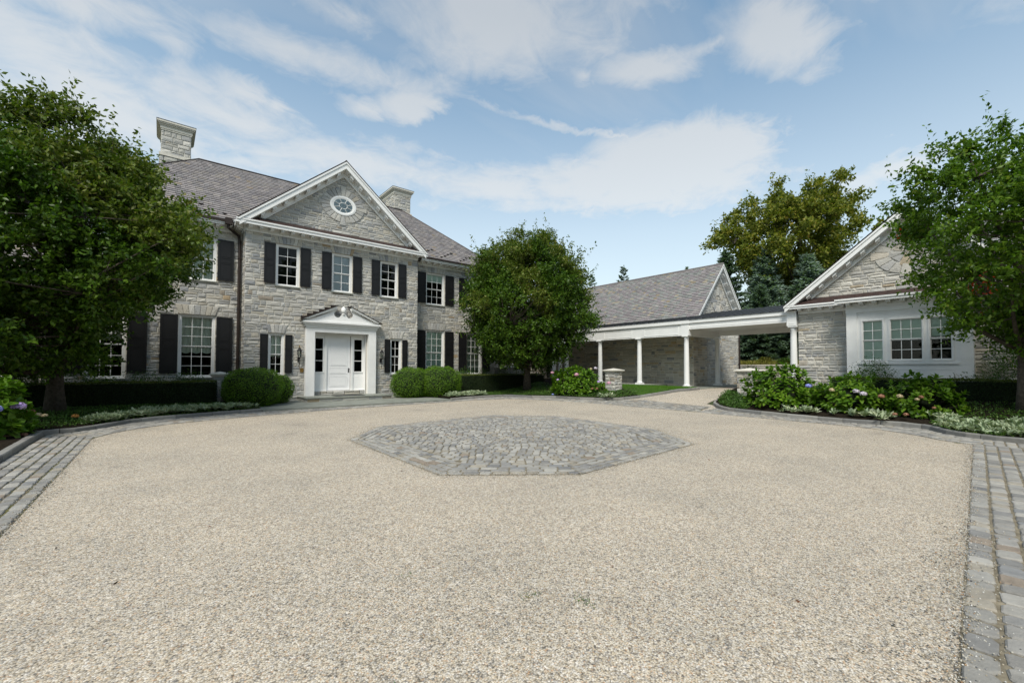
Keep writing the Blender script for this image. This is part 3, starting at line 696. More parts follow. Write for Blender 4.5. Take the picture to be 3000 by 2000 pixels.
bed_dz = .004
qs = []
bandA = sheet('cobble_border', kerbA+innA[::-1], M['moss'], .005, .6, kind='structure')
rot_rows(qs, [(-2.05, -6), (-2.10, 15.3), (-1.16, 14.05), (-1.15, 11.5), (-1.15, -6)], math.pi/2, .150, .20, 1); band(qs, kerbA[4:], innA[5:], 6, .2, 60, 2)
finish_cobbles(qs, bandA)
qs = []
bandD = sheet('cobble_border', outD+innD[::-1], M['moss'], .006, .8, kind='structure')
band(qs, outD, innD, 5, .2, 60, 4)
finish_cobbles(qs, bandD)
qs = []
polyB = kerbB[:14]+[(18.4, 10.6), (16.6, 8.9), (16.2, 7.7), (15.1, 7.7), (15.2, 10), (15.3, 12)]+innB[::-1]
bandB = sheet('cobble_border', kerbB[:11]+[(16.9, 11.4), (16.6, 9.5), (16.5, 8.1), (15.1, 8.0), (15.1, 10), (15.12, 12)]+innB[::-1], M['moss'], .006, .6, kind='structure')
band(qs, kerbB[:10], innB, 6, .2, 60, 5); rot_rows(qs, [(16.15, 13.2), (16.9, 11.5), (16.6, 9.5), (16.45, 8.15), (15.15, 8.05), (15.15, 10), (15.15, 13.2)], math.pi/2, .135, .2, 6)
finish_cobbles(qs, bandB)
qs = []
polyC = kerbC[4:]+[(6, -6), (6, .42), (13.3, .75)]+innC[::-1][1:]
bandC = sheet('cobble_border', [kerbC[4]]+kerbC[5:]+[(-1.0, -6), (-1.0, .055), (.5, .128), (13.3, .752)]+innC[::-1], M['grit'], .0055, .6, kind='structure')
band(qs, kerbC[4:15], innC, 5, .2, 60, 7)
e0, e1 = [(13.3, .72), (10, .60), (6.6, .42), (4.3, .30), (1.0, .12)], [(14.2, -1.9), (10, -1.9), (6.6, -1.9), (4.3, -1.9), (1.0, -1.9)]
band(qs, [(13.35, .755), (.5, .127)], [(13.48, -1.87), (.63, -2.50)], 15, .19, 40, 8)
rot_rows(qs, [(13.35, .75), (13.6, 1.2), (14.1, 1.4), (14.25, .4), (14.25, -1.9), (13.9, -1.9)], .045, .17, .16, 9)
finish_cobbles(qs, bandC)
# medallion
MED = [(3.25, 9.9), (4.6, 11.62), (8.6, 11.9), (10.15, 10.2), (10.0, 6.45), (8.7, 4.65), (4.95, 4.47), (3.25, 5.85)]
med = sheet('cobble_medallion', MED, M['grit'], .006, .8, kind='structure'); qs = []
mc = np.mean(MED, axis=0)
for k in range(8):
    A_, B_ = np.array(MED[k]), np.array(MED[(k+1) % 8])
    f = .80 if k % 2 == 0 else .80
    band(qs, [A_, B_], [mc+(A_-mc)*f, mc+(B_-mc)*f], 5, .24, 14, 20+k)
inner = [tuple(mc+(np.array(p)-mc)*.795) for p in MED]
rot_rows(qs, inner, YAW-math.pi/2, .185, .145, 31)
finish_cobbles(qs, med)

# loose pebbles spilled over the edges of the setts
def loose_gravel():
    rs = np.random.RandomState(300); E = []
    def line(a, b, n, sd=.07, sg=0.):
        a, b = np.array(a), np.array(b); t = rs.rand(n)**1.0; d = (b-a)/np.linalg.norm(b-a); nv = np.array([-d[1], d[0]]); p = a+(b-a)*t[:, None]
        w = .5+.5*np.sin(t*np.linalg.norm(b-a)*1.9+a[0])*np.sin(t*np.linalg.norm(b-a)*4.3); E.append(p+nv*((rs.normal(size=n)*sd+sg)*(.4+w))[:, None])
    for i in range(8): line(MED[i], MED[(i+1) % 8], 1300, .10)
    line((-1.15, 3.5), (-1.16, 13.8), 3200, .09); line((13.3, .75), (1.0, .14), 5200, .07, .0); line((6.5, .42), (1.0, .14), 2600, .16, -.05)
    P = np.concatenate(E); n = len(P); r_ = rs.uniform(.0035, .0075, n)[:, None]; O = np.array([[1, 0, 0], [0, 1, 0], [-1, 0, 0], [0, -1, 0], [0, 0, .8], [0, 0, -.8]], float)
    z = np.array([ground_z(x, y) for x, y in P])+rs.uniform(.006, .026, n); C3 = np.concatenate([P, z[:, None]], 1); q = rs.uniform(0, 6.28, n); c_, s_ = np.cos(q), np.sin(q)
    V = np.repeat(O[None], n, 0)*r_[:, None]*rs.uniform(.7, 1.3, (n, 6, 1)); V = np.stack([V[..., 0]*c_[:, None]-V[..., 1]*s_[:, None], V[..., 0]*s_[:, None]+V[..., 1]*c_[:, None], V[..., 2]], -1)+C3[:, None]
    F3 = np.array([(0, 1, 4), (1, 2, 4), (2, 3, 4), (3, 0, 4), (1, 0, 5), (2, 1, 5), (3, 2, 5), (0, 3, 5)]); T = (np.arange(n)[:, None, None]*6+F3[None]).reshape(-1)
    me = bpy.data.meshes.new('pebbles'); me.vertices.add(6*n); me.vertices.foreach_set('co', V.astype(np.float32).ravel()); me.loops.add(24*n); me.loops.foreach_set('vertex_index', T.astype(np.int32)); me.polygons.add(8*n); me.polygons.foreach_set('loop_start', np.arange(0, 24*n, 3, dtype=np.int32)); me.update(calc_edges=True)
    me.materials.append(m_pieces('loose_pebbles', [(0, (.10, .10, .10)), (.1, (.34, .30, .23)), (.3, (.48, .455, .395)), (.5, (.43, .375, .285)), (.65, (.53, .52, .48)), (.8, (.25, .25, .25)), (.88, (.41, .26, .15)), (.93, (.66, .655, .63))], .85, 9, .1, .1))
    tag(link('loose_gravel', me), 'loose pebbles spilled over the edges of the cobbles', 'gravel', kind='stuff')
loose_gravel()
# kerbs
def kerb(line, name='kerb', side=1, seed=1, top=.125, wd=.13, bl=.85):
    root = thing(name, (line[0][0], line[0][1], 0), None, None, kind='structure'); L_ = poly_len(line); s = 0; rr = random.Random(seed); cnt = 0
    while s < L_[-1]-.05:
        l = min(bl*rr.uniform(.75, 1.2), L_[-1]-s); segs = max(2, int(l/.22)); mb = MB(); R0 = []; R1 = []
        for k in range(segs+1):
            t = s+.006+(l-.012)*k/segs; a = along(line, L_, t); d = along(line, L_, min(t+.05, L_[-1]))-along(line, L_, max(t-.05, 0)); d /= np.linalg.norm(d)
            nrm = np.array([-d[1], d[0]])*side; z = ground_z(*a); j = rr.uniform(-.004, .004)
            R0.append([(a[0], a[1], z-.03), (a[0]+nrm[0]*.006, a[1]+nrm[1]*.006, z+top-.02+j), (a[0]+nrm[0]*.022, a[1]+nrm[1]*.022, z+top+j), (a[0]+nrm[0]*wd, a[1]+nrm[1]*wd, z+top+j), (a[0]+nrm[0]*wd, a[1]+nrm[1]*wd, z-.03)])
        vs_ = [p for r_ in R0 for p in r_]; fs = [(5*k+i, 5*k+i+1, 5*k+6+i, 5*k+5+i) for k in range(segs) for i in range(4)]+[(0, 1, 2, 3, 4), tuple(5*segs+i for i in range(5))[::-1]]
        me = mb.add(vs_, fs).mesh('kerb_stone', M['kerb']); bm = bmesh.new(); bm.from_mesh(me); bmesh.ops.recalc_face_normals(bm, faces=bm.faces); bm.to_mesh(me); bm.free()
        link('kerb_stone', me, root); s += l
kerb(kerbA, side=1, seed=1); kerb(kerbB, side=1, seed=2, bl=.7); kerb(kerbC, side=1, seed=3)

# planting beds
def bed_rise(line):
    def f(x, y):
        d = min(math.hypot(x-a[0], y-a[1]) for a in resample(line, 50)); return .085+.20*min(d/3.2, 1)
    return f
riseA, riseB, riseC = bed_rise(kerbA[3:]), bed_rise(kerbB), bed_rise(kerbC[4:15])
bedA = [(-2.12, -2), (-2.12, 8), (-2.17, 15.4), (-1.6, 15.55), (-1.15, 16.1), (-.7, 17.0), (-.1, 17.45), (.8, 17.78), (1.7, 18.05), (2.85, 18.32), (2.95, 22.6), (2.7, 23.6), (-9, 23.6), (-9, -2)]
sheet('planting_bed', bedA, M['mulch'], riseA, .7, kind='structure')
bedB = [(10.95, 18.5), (12.2, 18.92), (13.4, 19.12), (14.5, 19.15), (15.0, 18.85), (15.1, 18.1), (15.4, 17.25), (15.85, 16.1), (15.95, 14.6), (16.2, 13.35), (16.6, 12.55), (17.3, 11.95), (18.5, 14.0), (18.6, 17.5), (21, 19), (24, 22.5), (24, 26), (17.2, 26), (17.2, 23.6), (10.9, 23.6), (10.9, 20)]
sheet('planting_bed', bedB, M['mulch'], riseB, .7, kind='structure')
bedC = [(22.3, 8.4), (18.6, 8.35), (16.95, 8.1), (16.38, 7.68), (16.04, 7.15), (15.9, 6.3), (15.74, 5.3), (15.6, 4.2), (15.6, 3.1), (15.78, 2.3), (15.6, 1.65), (15.0, 1.27), (14.6, .9), (14.38, .4), (14.36, -.4), (14.36, -4), (22.3, -4)]
sheet('planting_bed', bedC, M['mulch'], riseC, .7, kind='structure')
lawn_poly = [(17.3, 11.98), (18.45, 11.38), (20.0, 10.98), (21.45, 11.18), (21.75, 12.0), (21.75, 18.5), (20.8, 18.6), (18.6, 17.4), (18.5, 14.0)]
sheet('lawn', lawn_poly, M['soil'], .10, .7, kind='structure')
def bedz(x, y, f): return ground_z(x, y)+f(x, y)

# ================================================================ the house
XC, YF, YW = 6.956, 22.63, 23.52
XL, XR = 2.80, 11.11; WL, WR = -3.34, 17.25
house = thing('stone_house', (XC, YF, 0), 'two-storey grey stone house with white pedimented centre bay, black shutters and slate hip roof', 'house')
FB = Fr((0, YF, 0), (1, 0, 0), Zv); FW = Fr((0, YW, 0), (1, 0, 0), Zv); FS = Fr((XL, 0, 0), (0, -1, 0), Zv)
ZS = 7.80; ST = []
blkwin = [(XC+k*2.471-.5, XC+k*2.471+.5, 5.46, 7.42) for k in (-1, 0, 1)]
smallwin = [(XC+k*2.9-.325, XC+k*2.9+.325, 1.27, 3.22) for k in (-1, 1)]
doorhole = [(5.66, 8.20, 0.2, 3.36)]
wcx = [(12.10, 13.37), (15.0, 16.17)]; mir = lambda a, b: (2*XC-b, 2*XC-a)
wings = [(*w, *z) for w in wcx+[mir(*w) for w in wcx] for z in ((5.46, 7.42), (1.19, 3.92))]
walls = MB()
wall_sheet(walls, FB, XL, XR, -.3, 8.3, blkwin+smallwin+doorhole)
walls.poly(FB, [(XL, 8.3), (XR, 8.3), (XC, 11.9)])
wall_sheet(walls, FW, WL, XL, -.3, 8.3, [w for w in wings if w[0] < XL]); wall_sheet(walls, FW, XR, WR, -.3, 8.3, [w for w in wings if w[0] > XR])
wall_sheet(walls, FS, -YW, -YF, -.3, 8.2); wall_sheet(walls, Fr((XR, 0, 0), (0, 1, 0), Zv), YF, YW, -.3, 8.2)
wall_sheet(walls, Fr((WL, 0, 0), (0, -1, 0), Zv), -33.2, -YW, -.3, 8.2); wall_sheet(walls, Fr((WR, 0, 0), (0, 1, 0), Zv), YW, 33.2, -.3, 8.2); wall_sheet(walls, Fr((0, 33.2, 0), (-1, 0, 0), Zv), -WR, -WL, -.3, 8.2)
walls.obj('wall', M['mortar'], house)
stone_area(ST, FB, XL-.03, XR+.03, 0.0, ZS+.02, 1, blkwin+smallwin+[(5.27, 8.64, 0.26, 3.9)])
stone_area(ST, FB, XL, XR, 8.3, 11.5, 2, clip=[(XC-3.72, 8.3), (XC+3.72, 8.3), (XC, 11.45)])
stone_area(ST, FW, WL, XL-.0, 0.1, ZS+.02, 3, [w for w in wings if w[0] < XL]); stone_area(ST, FW, XR, WR, 0.1, ZS+.02, 4, [w for w in wings if w[0] > XR])
stone_area(ST, FS, -YW, -YF, 0.1, ZS, 5, ls=(.3, .5))
# steps of stone under the door
stone_area(ST, Fr((0, YF+.06, 0), (1, 0, 0), Zv), 5.68, 8.18, .255, .47, 8, hs=(.21,), ls=(.4, .8))
finish_stones(ST, house, 'stone')
for u0, u1, v0, v1 in blkwin: flat_arch(house, FB, u0, u1, v1, ZS-v1-.01, 7)
for u0, u1, v0, v1 in smallwin: flat_arch(house, FB, u0, u1, v1, .40, 5)
for u0, u1, v0, v1 in wings: flat_arch(house, FW, u0, u1, v1, (ZS-v1-.01) if v1 > 7 else .42, 7)
def oval_ring(parent, F, cu, cv, a0, b0, a1, b1, n, kind, hub=False):
    rr = random.Random(4)
    for i in range(n):
        q0, q1 = 2*math.pi*(i+.5)/n+.012, 2*math.pi*(i+1.5)/n-.012; qm = (q0+q1)/2; ext = .14 if i % (n//4) == n//4-1 else 0
        E = lambda a, b, q, e=0: (cu+(a+e)*math.cos(q), cv+(b+e)*math.sin(q))
        mb = MB(); poly_stone(mb, F, [E(a0, b0, q0), E(a1, b1, q0, ext), E(a1, b1, qm, ext), E(a1, b1, q1, ext), E(a0, b0, q1), E(a0, b0, qm)] if a0 > .05 else [E(a0, b0, q0), E(a1, b1, q0, ext), E(a1, b1, q1, ext)], rr, .012, .030, .042, .012, .012)
        mb.obj('voussoir', MATK[kind], parent)
oval_ring(house, FB, XC, 9.90, .60, .46, 1.06, .86, 24, 'stone')
# oval window
def oval_window(parent, F, cu, cv, a, b):
    n = 40; E = lambda s_, q, w: F.p(cu+(a*s_)*math.cos(q), cv+(b*s_)*math.sin(q), w)
    mb = MB(); ringp = [(1.12, .03), (1.12, .075), (.98, .085), (.80, .068), (.78, .05)]
    vs_ = [E(s_, 2*math.pi*k/n, w) for s_, w in ringp for k in range(n)]
    mb.add(vs_, [(j*n+k, j*n+(k+1) % n, (j+1)*n+(k+1) % n, (j+1)*n+k) for j in range(len(ringp)-1) for k in range(n)])
    fr = mb.obj('window', M['white'], parent, smooth=False)
    sb = MB()
    for k in range(8):
        q = 2*math.pi*(k+.5)/8; sb.tube([E(.34, q, .066), E(.80, q, .066)], .013, 4)
    sb.tube([E(.34, 2*math.pi*k/28, .066) for k in range(29)], .014, 4, False); sb.obj('glazing_bar', M['white'], fr)
    MB().add([E(.82, 2*math.pi*k/n, .060) for k in range(n)], [tuple(range(n))]).obj('pane', M['glass'], fr)
    MB().add([E(.82, 2*math.pi*k/n, .057) for k in range(n)], [tuple(range(n))]).obj('blind', M['blind_b'], fr)
oval_window(house, FB, XC, 9.90, .58, .44)

for i, w in enumerate(blkwin): window(house, FB, *w, 2, 4, ('blind', 1., 'blind_b') if i == 1 else None)
window(house, FB, *smallwin[0], 2, 4, ('balloon', .56, 'curt')); window(house, FB, *smallwin[1], 2, 4, None)
window(house, FW, 12.10, 13.37, 5.46, 7.42, 3, 4, ('blind', .27, 'blind_g')); window(house, FW, 12.10, 13.37, 1.19, 3.92, 3, 6, ('blind', 1., 'blind_g'))
window(house, FW, 15.0, 16.17, 5.46, 7.42, 3, 4, ('blind', .4, 'blind_g')); window(house, FW, 15.0, 16.17, 1.19, 3.92, 3, 6, ('blind', 1., 'blind_g'))
a, b = mir(12.10, 13.37); window(house, FW, a, b, 5.46, 7.42, 3, 4, ('curtain', 1., 'curt')); window(house, FW, a, b, 1.19, 3.92, 3, 6, ('balloon', .62, 'curt'))
a, b = mir(15.0, 16.17); window(house, FW, a, b, 5.46, 7.42, 3, 4, ('curtain', .9, 'curt')); window(house, FW, a, b, 1.19, 3.92, 3, 6, ('balloon', .45, 'curt'))
for u0, u1, v0, v1 in blkwin:
    for s_ in ((u0-.48, u0-.02), (u1+.02, u1+.48)): shutter(house, FB, s_[0], s_[1], v0+.06, v1-.03, (.44, .58))
for u0, u1, v0, v1 in smallwin:
    for s_ in ((u0-.33, u0-.02), (u1+.03, u1+.33)): shutter(house, FB, s_[0], s_[1], v0+.11, v1-.05, (.45, .58))
for u0, u1, v0, v1 in wings:
    for s_ in ((u0-.60, u0-.02), (u1+.04, u1+.64)): shutter(house, FW, s_[0], s_[1], v0+(.07 if v0 > 5 else .2), v1-.04, (.42, .56))

# cornices
def cornice(parent, F, u0, u1, zb, ztop, proj_, gutter=False, modn=.42, name='cornice', ends=0.):
    mb = MB(); mb.box(F, u0, u1, zb, zb+.07, 0, .07).box(F, u0, u1, zb+.07, zb+.11, 0, .10).box(F, u0, u1, zb+.11, zb+.24, 0, .085)
    mb.box(F, u0-ends, u1+ends, zb+.24, zb+.29, 0, proj_-.04).box(F, u0-ends, u1+ends, zb+.215, ztop, proj_-.04, proj_).box(F, u0-ends, u1+ends, ztop-.07, ztop-.004, proj_, proj_+.035)
    mb.obj(name, M['white'], parent)
    n = int((u1-u0)/modn)
    if 'mod' not in UNIT:
        f = W; UNIT['mod'] = MB().box(f, -.07, .07, -.05, .045, 0, 1).box(f, -.07, .07, -.085, -.05, 0, .55).mesh('modillion', M['white'])
    for i in range(n+1):
        u = u0+.12+(u1-u0-.24)*i/n; ce = F.p(u, zb+.19, .10); sc = proj_-.18
        link('modillion', UNIT['mod'], parent, Matrix(((F.U[0], F.V[0], F.N[0]*sc, ce[0]), (F.U[1], F.V[1], F.N[1]*sc, ce[1]), (F.U[2], F.V[2], F.N[2]*sc, ce[2]), (0, 0, 0, 1))))
    if gutter:
        g = MB(); g.box(F, u0-ends, u1+ends, ztop, ztop+.11, proj_-.03, proj_+.09); g.obj('gutter', M['gutter'], parent)
cornice(house, FB, XL, XR, ZS-.03, 8.19, .45, ends=.42)
cornice(house, FS, -YW, -YF, ZS-.03, 8.19, .40)
cornice(house, FW, WL, XL-.45, ZS-.03, 8.12, .45, True); cornice(house, FW, XR+.45, WR, ZS-.03, 8.12, .45, True)
MB().quadbox([FB.p(XL-.40, 8.19, .47), FB.p(XR+.40, 8.19, .47), FB.p(XR-.2, 8.19, 0.0), FB.p(XL+.2, 8.19, 0.0)], [FB.p(XL-.40, 8.205, .47), FB.p(XR+.40, 8.205, .47), FB.p(XR-.1, 8.46, .045), FB.p(XL+.1, 8.46, .045)]).obj('copper_flashing', M['copper'], house)
def rake(parent, F, cu, half, apex, slope, w1=.47, fas=.34, modn=.40, inner=.64):
    for s_ in (-1, 1):
        L = lambda off, t0, t1: [(cu+s_*t0, apex-off[0]-slope*t0), (cu+s_*t1, apex-off[0]-slope*t1), (cu+s_*t1, apex-off[1]-slope*t1), (cu+s_*t0, apex-off[1]-slope*t0)]
        mb = MB(); mb.prism(F, L((0, fas), 0, half), w1-.05, w1); mb.prism(F, L((0, .09), 0, half+.03), w1, w1+.035); mb.prism(F, L((fas-.02, fas+.02), 0, half-.15), .06, w1-.05); mb.prism(F, L((fas+.02, inner), 0, half-.35), 0., .07); mb.prism(F, L((inner-.05, inner), 0, half-.38), .07, .09)
        mb.obj('raking_cornice', M['white'], parent)
        n = int((half-.5)/modn)
        for i in range(n):
            t = .32+i*(half-.75)/max(n-1, 1); mb = MB(); mb.prism(F, L((fas+.02, fas+.125), t-.07, t+.07), .07, w1-.10); mb.prism(F, L((fas+.125, fas+.175), t-.07, t+.07), .07, w1-.22); mb.obj('modillion', M['white'], parent)
rake(house, FB, XC, 4.46, 12.03, .857)

# roofs
EY, EZ = YW-.50, 8.20; PITCH = .853
RY = EY+5.1; RZ = 12.56; RX0, RX1 = WL-.45+5.1, WR+.45-5.1
SL = []
def roof_plane(store, under, O, U, Vd, poly, seed, **kw):
    F = Fr(O, U, Vd); under.poly(F, poly, -.004); slate_area(store, F, poly, seed, **kw); return F
und = MB(); k = math.hypot(5.1, RZ-EZ)
roof_plane(SL, und, (WL-.45, EY, EZ), (1, 0, 0), (0, 5.1, RZ-EZ), [(0, 0), (WR-WL+.9, 0), (RX1-WL+.45, k), (RX0-WL+.45, k)], 1)
BY = RY+5.1
FH = Fr((WL-.45, BY, EZ), (0, -1, 0), (5.1, 0, RZ-EZ)); und.poly(FH, [(0, 0), (10.2, 0), (5.1, k)])
FH2 = Fr((WR+.45, EY, EZ), (0, 1, 0), (-5.1, 0, RZ-EZ)); und.poly(FH2, [(0, 0), (10.2, 0), (5.1, k)])
FBk = Fr((WR+.45, BY, EZ), (-1, 0, 0), (0, -5.1, RZ-EZ)); und.poly(FBk, [(0, 0), (WR-WL+.9, 0), (WR+.45-RX0, k), (WR+.45-RX1, k)])
# cross gable roof over the centre bay
GZ = 12.05; gy0 = YF-.48; kk = math.hypot(4.50, 4.50*.857); gz0 = GZ-4.50*.857
yin = EY+(GZ-EZ)/PITCH
for s_ in (-1, 1):
    if s_ < 0: O, U, Vd = (XC-4.5, yin, gz0), (0, -1, 0), (4.5, 0, 4.5*.857); poly = [(yin-EY+.2, 0), (yin-gy0, 0), (yin-gy0, kk), (0, kk)]
    else: O, U, Vd = (XC+4.5, gy0, gz0), (0, 1, 0), (-4.5, 0, 4.5*.857); poly = [(0, 0), (EY-gy0-.2, 0), (yin-gy0, kk), (0, kk)]
    roof_plane(SL, und, O, U, Vd, poly, 3+s_)
und.obj('roof', M['under'], house)
finish_slates(SL, house, 'slate')
cap = MB(); cap.tube([(RX0, RY, RZ+.02), (RX1, RY, RZ+.02)], .06, 6).tube([(WL-.45, EY, EZ+.03), (RX0, RY, RZ+.02)], .05, 6).tube([(WR+.45, EY, EZ+.03), (RX1, RY, RZ+.02)], .05, 6).tube([(XC, gy0, GZ+.02), (XC, yin, GZ+.02)], .05, 6)
cap.obj('ridge_cap', M['gutter'], house)
edge = MB()
for s_ in (-1, 1): edge.prism(FB, [(XC, GZ+.05), (XC+s_*4.52, gz0+.04), (XC+s_*4.52, gz0-.01), (XC, GZ)], .42, .50)
edge.obj('slate_edge', M['gutter'], house)
# snow guards
def snow_guards(parent, F, us, v0):
    if 'sg' not in UNIT:
        mb = MB(); mb.box(W, -.055, .055, 0, .012, .02, .09).box(W, -.012, .012, -.06, .10, .025, .04).box(W, -.09, -.055, 0, .012, .05, .10).box(W, .055, .09, 0, .012, .05, .10)
        UNIT['sg'] = mb.mesh('snow_guard', M['iron'])
    for i, u in enumerate(us):
        ce = F.p(u, v0+(.22 if i % 2 else 0)+(.55 if i % 4 > 1 else 0), .0)
        link('snow_guard', UNIT['sg'], parent, Matrix(((F.U[0], F.V[0], F.N[0], ce[0]), (F.U[1], F.V[1], F.N[1], ce[1]), (F.U[2], F.V[2], F.N[2], ce[2]), (0, 0, 0, 1))))
FR = Fr((WL-.45, EY, EZ), (1, 0, 0), (0, 5.1, RZ-EZ))
snow_guards(house, FR, [.4+.42*i for i in range(14)], .25); snow_guards(house, FR, [XR-WL+.95+.34*i for i in range(18)], .25)

# chimneys
def chimney(u0, u1, y0, y1, seed):
    mb = MB(); f = Fr((0, 0, 0), (1, 0, 0), (0, 1, 0))
    ch = mb.box(f, u0+.02, u1-.02, y0+.02, y1-.02, 9.5, 14.5).obj('chimney', M['mortar'], house)
    st = []
    for (a, b, z0, z1, e) in ((u0, u1, 10.2, 13.02, .05), (u0, u1, 13.18, 14.42, 0)):
        stone_area(st, Fr((0, y0-e+.015, 0), (1, 0, 0), Zv), a-e, b+e, z0, z1, seed, ls=(.3, .6), hs=(.17, .21, .26)); stone_area(st, Fr((u0-e+.015, 0, 0), (0, -1, 0), Zv), -y1, -y0+e, z0, z1, seed+1, ls=(.3, .6), hs=(.17, .21, .26)); stone_area(st, Fr((u1+e-.015, 0, 0), (0, 1, 0), Zv), y0-e, y1, z0, z1, seed+2, ls=(.3, .6), hs=(.17, .21, .26))
    finish_stones(st, ch, 'stone2', 120)
    MB().box(f, u0-.09, u1+.09, y0-.09, y1+.09, 13.02, 13.18).obj('chimney_band', M['cast'], ch); cp = MB()
    for e, z0, z1 in ((.03, 14.42, 14.50), (.055, 14.50, 14.66), (.10, 14.66, 14.73), (.16, 14.73, 14.80), (.20, 14.80, 14.90)): cp.box(f, u0-e, u1+e, y0-e, y1+e, z0, z1)
    cp.obj('chimney_cap', M['cast'], ch); MB().box(f, u0-.215, u1+.215, y0-.215, y1+.215, 14.90, 14.915).obj('chimney_lead', M['gutter'], ch)
chimney(-.20, 1.06, 30.0, 32.0, 50); chimney(12.85, 14.11, 30.0, 32.2, 60)

# door surround
dp = MB(); PW = .40
for s_ in (-1, 1):
    c = XC+s_*1.50; mb = MB(); mb.box(FB, c-PW/2, c+PW/2, .255, 3.36, 0.0, .25)
    for q in range(6): x = c-.13+q*.052; mb.box(FB, x-.007, x+.007, .62, 3.05, .25, .256)
    mb.obj('pilaster', M['white'], house)
mb = MB(); mb.box(FB, 5.26, 8.65, 3.36, 3.60, 0, .25).box(FB, 5.24, 8.67, 3.56, 3.62, .25, .28).box(FB, 5.20, 8.71, 3.62, 3.72, 0, .31).box(FB, 5.14, 8.77, 3.72, 3.80, 0, .38).box(FB, 5.08, 8.83, 3.80, 3.88, 0, .44).obj('entablature', M['white'], house)
pd = [(5.10, 3.885)]; rk = lambda x: 3.90+(x-5.02)*.475
def arcpts(cx_, cy_, r_, a0, a1, n=10): return [(cx_+r_*math.cos(rad(a0+(a1-a0)*i/n)), cy_+r_*math.sin(rad(a0+(a1-a0)*i/n))) for i in range(n+1)]
left = [(5.14, 3.885), (5.14, rk(5.14)-.05), (6.52, rk(6.52)-.05), (6.66, rk(6.60)-.02)]+arcpts(6.665, 4.29, .165, 118, 335, 12)+[(6.87, 4.30)]
pedi = left+[(2*XC-x, y) for x, y in left[::-1]]
MB().prism(FB, pedi, .30, .34).obj('pediment', M['white'], house)
rm = MB()
for s_ in (-1, 1):
    X_ = lambda x: x if s_ < 0 else 2*XC-x
    for o0, o1, w0, w1 in ((.02, -.06, .34, .46), (-.06, -.13, .34, .42), (-.13, -.17, .34, .37)): rm.prism(FB, [(X_(5.06), rk(5.06)+o0), (X_(6.60), rk(6.60)+o0), (X_(6.60), rk(6.60)+o1), (X_(5.10-(.17 if o1 < -.1 else 0)+.2), rk(5.3)+o1)], w0, w1)
rm.obj('pediment_moulding', M['white'], house)
lead = MB()
for s_ in (-1, 1):
    X_ = lambda x: x if s_ < 0 else 2*XC-x
    lead.prism(FB, [(X_(5.0), rk(5.0)+.02), (X_(6.66), rk(6.66)+.02), (X_(6.66), rk(6.66)+.045), (X_(5.0), rk(5.0)+.045)], 0.05, .49)
    for q in range(6): x = 5.06+q*.27; lead.prism(FB, [(X_(x), rk(x)+.04), (X_(x+.27), rk(x+.27)+.04), (X_(x+.27), rk(x+.27)+.075), (X_(x), rk(x+.27)+.075)], .046, .056)
lead.obj('stepped_flashing', M['gutter'], house)
MB().lathe((XC, YF-.30, 4.27), [(.085, 0), (.085, .05), (.05, .07), (.06, .09), (.105, .12), (.125, .18), (.125, .26), (.095, .34), (.05, .40), (.01, .43)], 16).obj('finial', M['white'], house, smooth=True)
# recess: jambs, soffit, door, sidelights
YD = Fr((0, YF+.20, 0), (1, 0, 0), Zv)
mb = MB(); mb.box(FB, 5.64, 5.68, .26, 3.36, -.25, 0.0).box(FB, 8.18, 8.22, .26, 3.36, -.25, 0.0).box(FB, 5.68, 8.18, 3.36, 3.40, -.25, 0.0)
mb.box(YD, 5.68, 8.18, 3.26, 3.36, -.06, .02).box(YD, 6.22, 6.32, .47, 3.26, -.05, .05).box(YD, 7.49, 7.60, .47, 3.26, -.05, .05).box(YD, 5.68, 5.72, .47, 3.26, -.05, .03).box(YD, 8.14, 8.18, .47, 3.26, -.05, .03)
mb.obj('door_frame', M['white'], house)
for a, b in ((5.72, 6.22), (7.60, 8.14)):
    mb = MB(); mb.box(YD, a, b, .47, 1.36, -.05, 0).box(YD, a+.05, b-.05, .60, 1.20, 0, .006).box(YD, a, b, 1.36, 1.42, -.05, .03).box(YD, a, a+.075, 1.42, 3.26, -.05, 0).box(YD, b-.075, b, 1.42, 3.26, -.05, 0).box(YD, a+.075, b-.075, 3.08, 3.26, -.05, 0)
    sl = None
    h = (3.08-1.42)/3
    for q in (1, 2): mb.box(YD, a+.075, b-.075, 1.42+h*q-.016, 1.42+h*q+.016, -.04, -.008)
    sl = mb.obj('sidelight', M['white'], house)
    for q in range(3): pane_obj(YD, a+.075, b-.075, 1.42+h*q+(.016 if q else 0), 1.42+h*(q+1)-(.016 if q < 2 else 0), -.025, sl)
    MB().box(YD, a+.02, b-.02, 1.38, 3.2, -.9, -.88).box(YD, a+.02, a+.03, 1.38, 3.2, -.88, -.06).box(YD, b-.03, b-.02, 1.38, 3.2, -.88, -.06).obj('room_lining', M['room'], sl)
dm = MB(); a, b = 6.32, 7.49; dm.box(YD, a+.005, b-.02, .485, 3.255, -.045, -.012)
for z0, z1 in ((.66, 1.20), (1.30, 1.62), (1.72, 3.14)):
    dm.box(YD, a+.14, b-.16, z0, z0+.018, -.012, 0).box(YD, a+.14, b-.16, z1-.018, z1, -.012, 0).box(YD, a+.14, a+.158, z0+.018, z1-.018, -.012, 0).box(YD, b-.178, b-.16, z0+.018, z1-.018, -.012, 0).box(YD, a+.20, b-.22, z0+.05, z1-.05, -.012, -.004)
door = dm.obj('front_door', M['door'], house)
MB().box(YD, b-.012, b, .485, 3.25, -.045, -.03).obj('door_gap', M['iron'], door)
MB().box(YD, b-.115, b-.065, 1.38, 1.60, -.012, .0).lathe((b-.09, YF+.13, 1.52), [(.012, -.02), (.03, 0), (.032, .02), (.02, .045), (.005, .05)], 10).obj('door_handle', M['iron'], door)
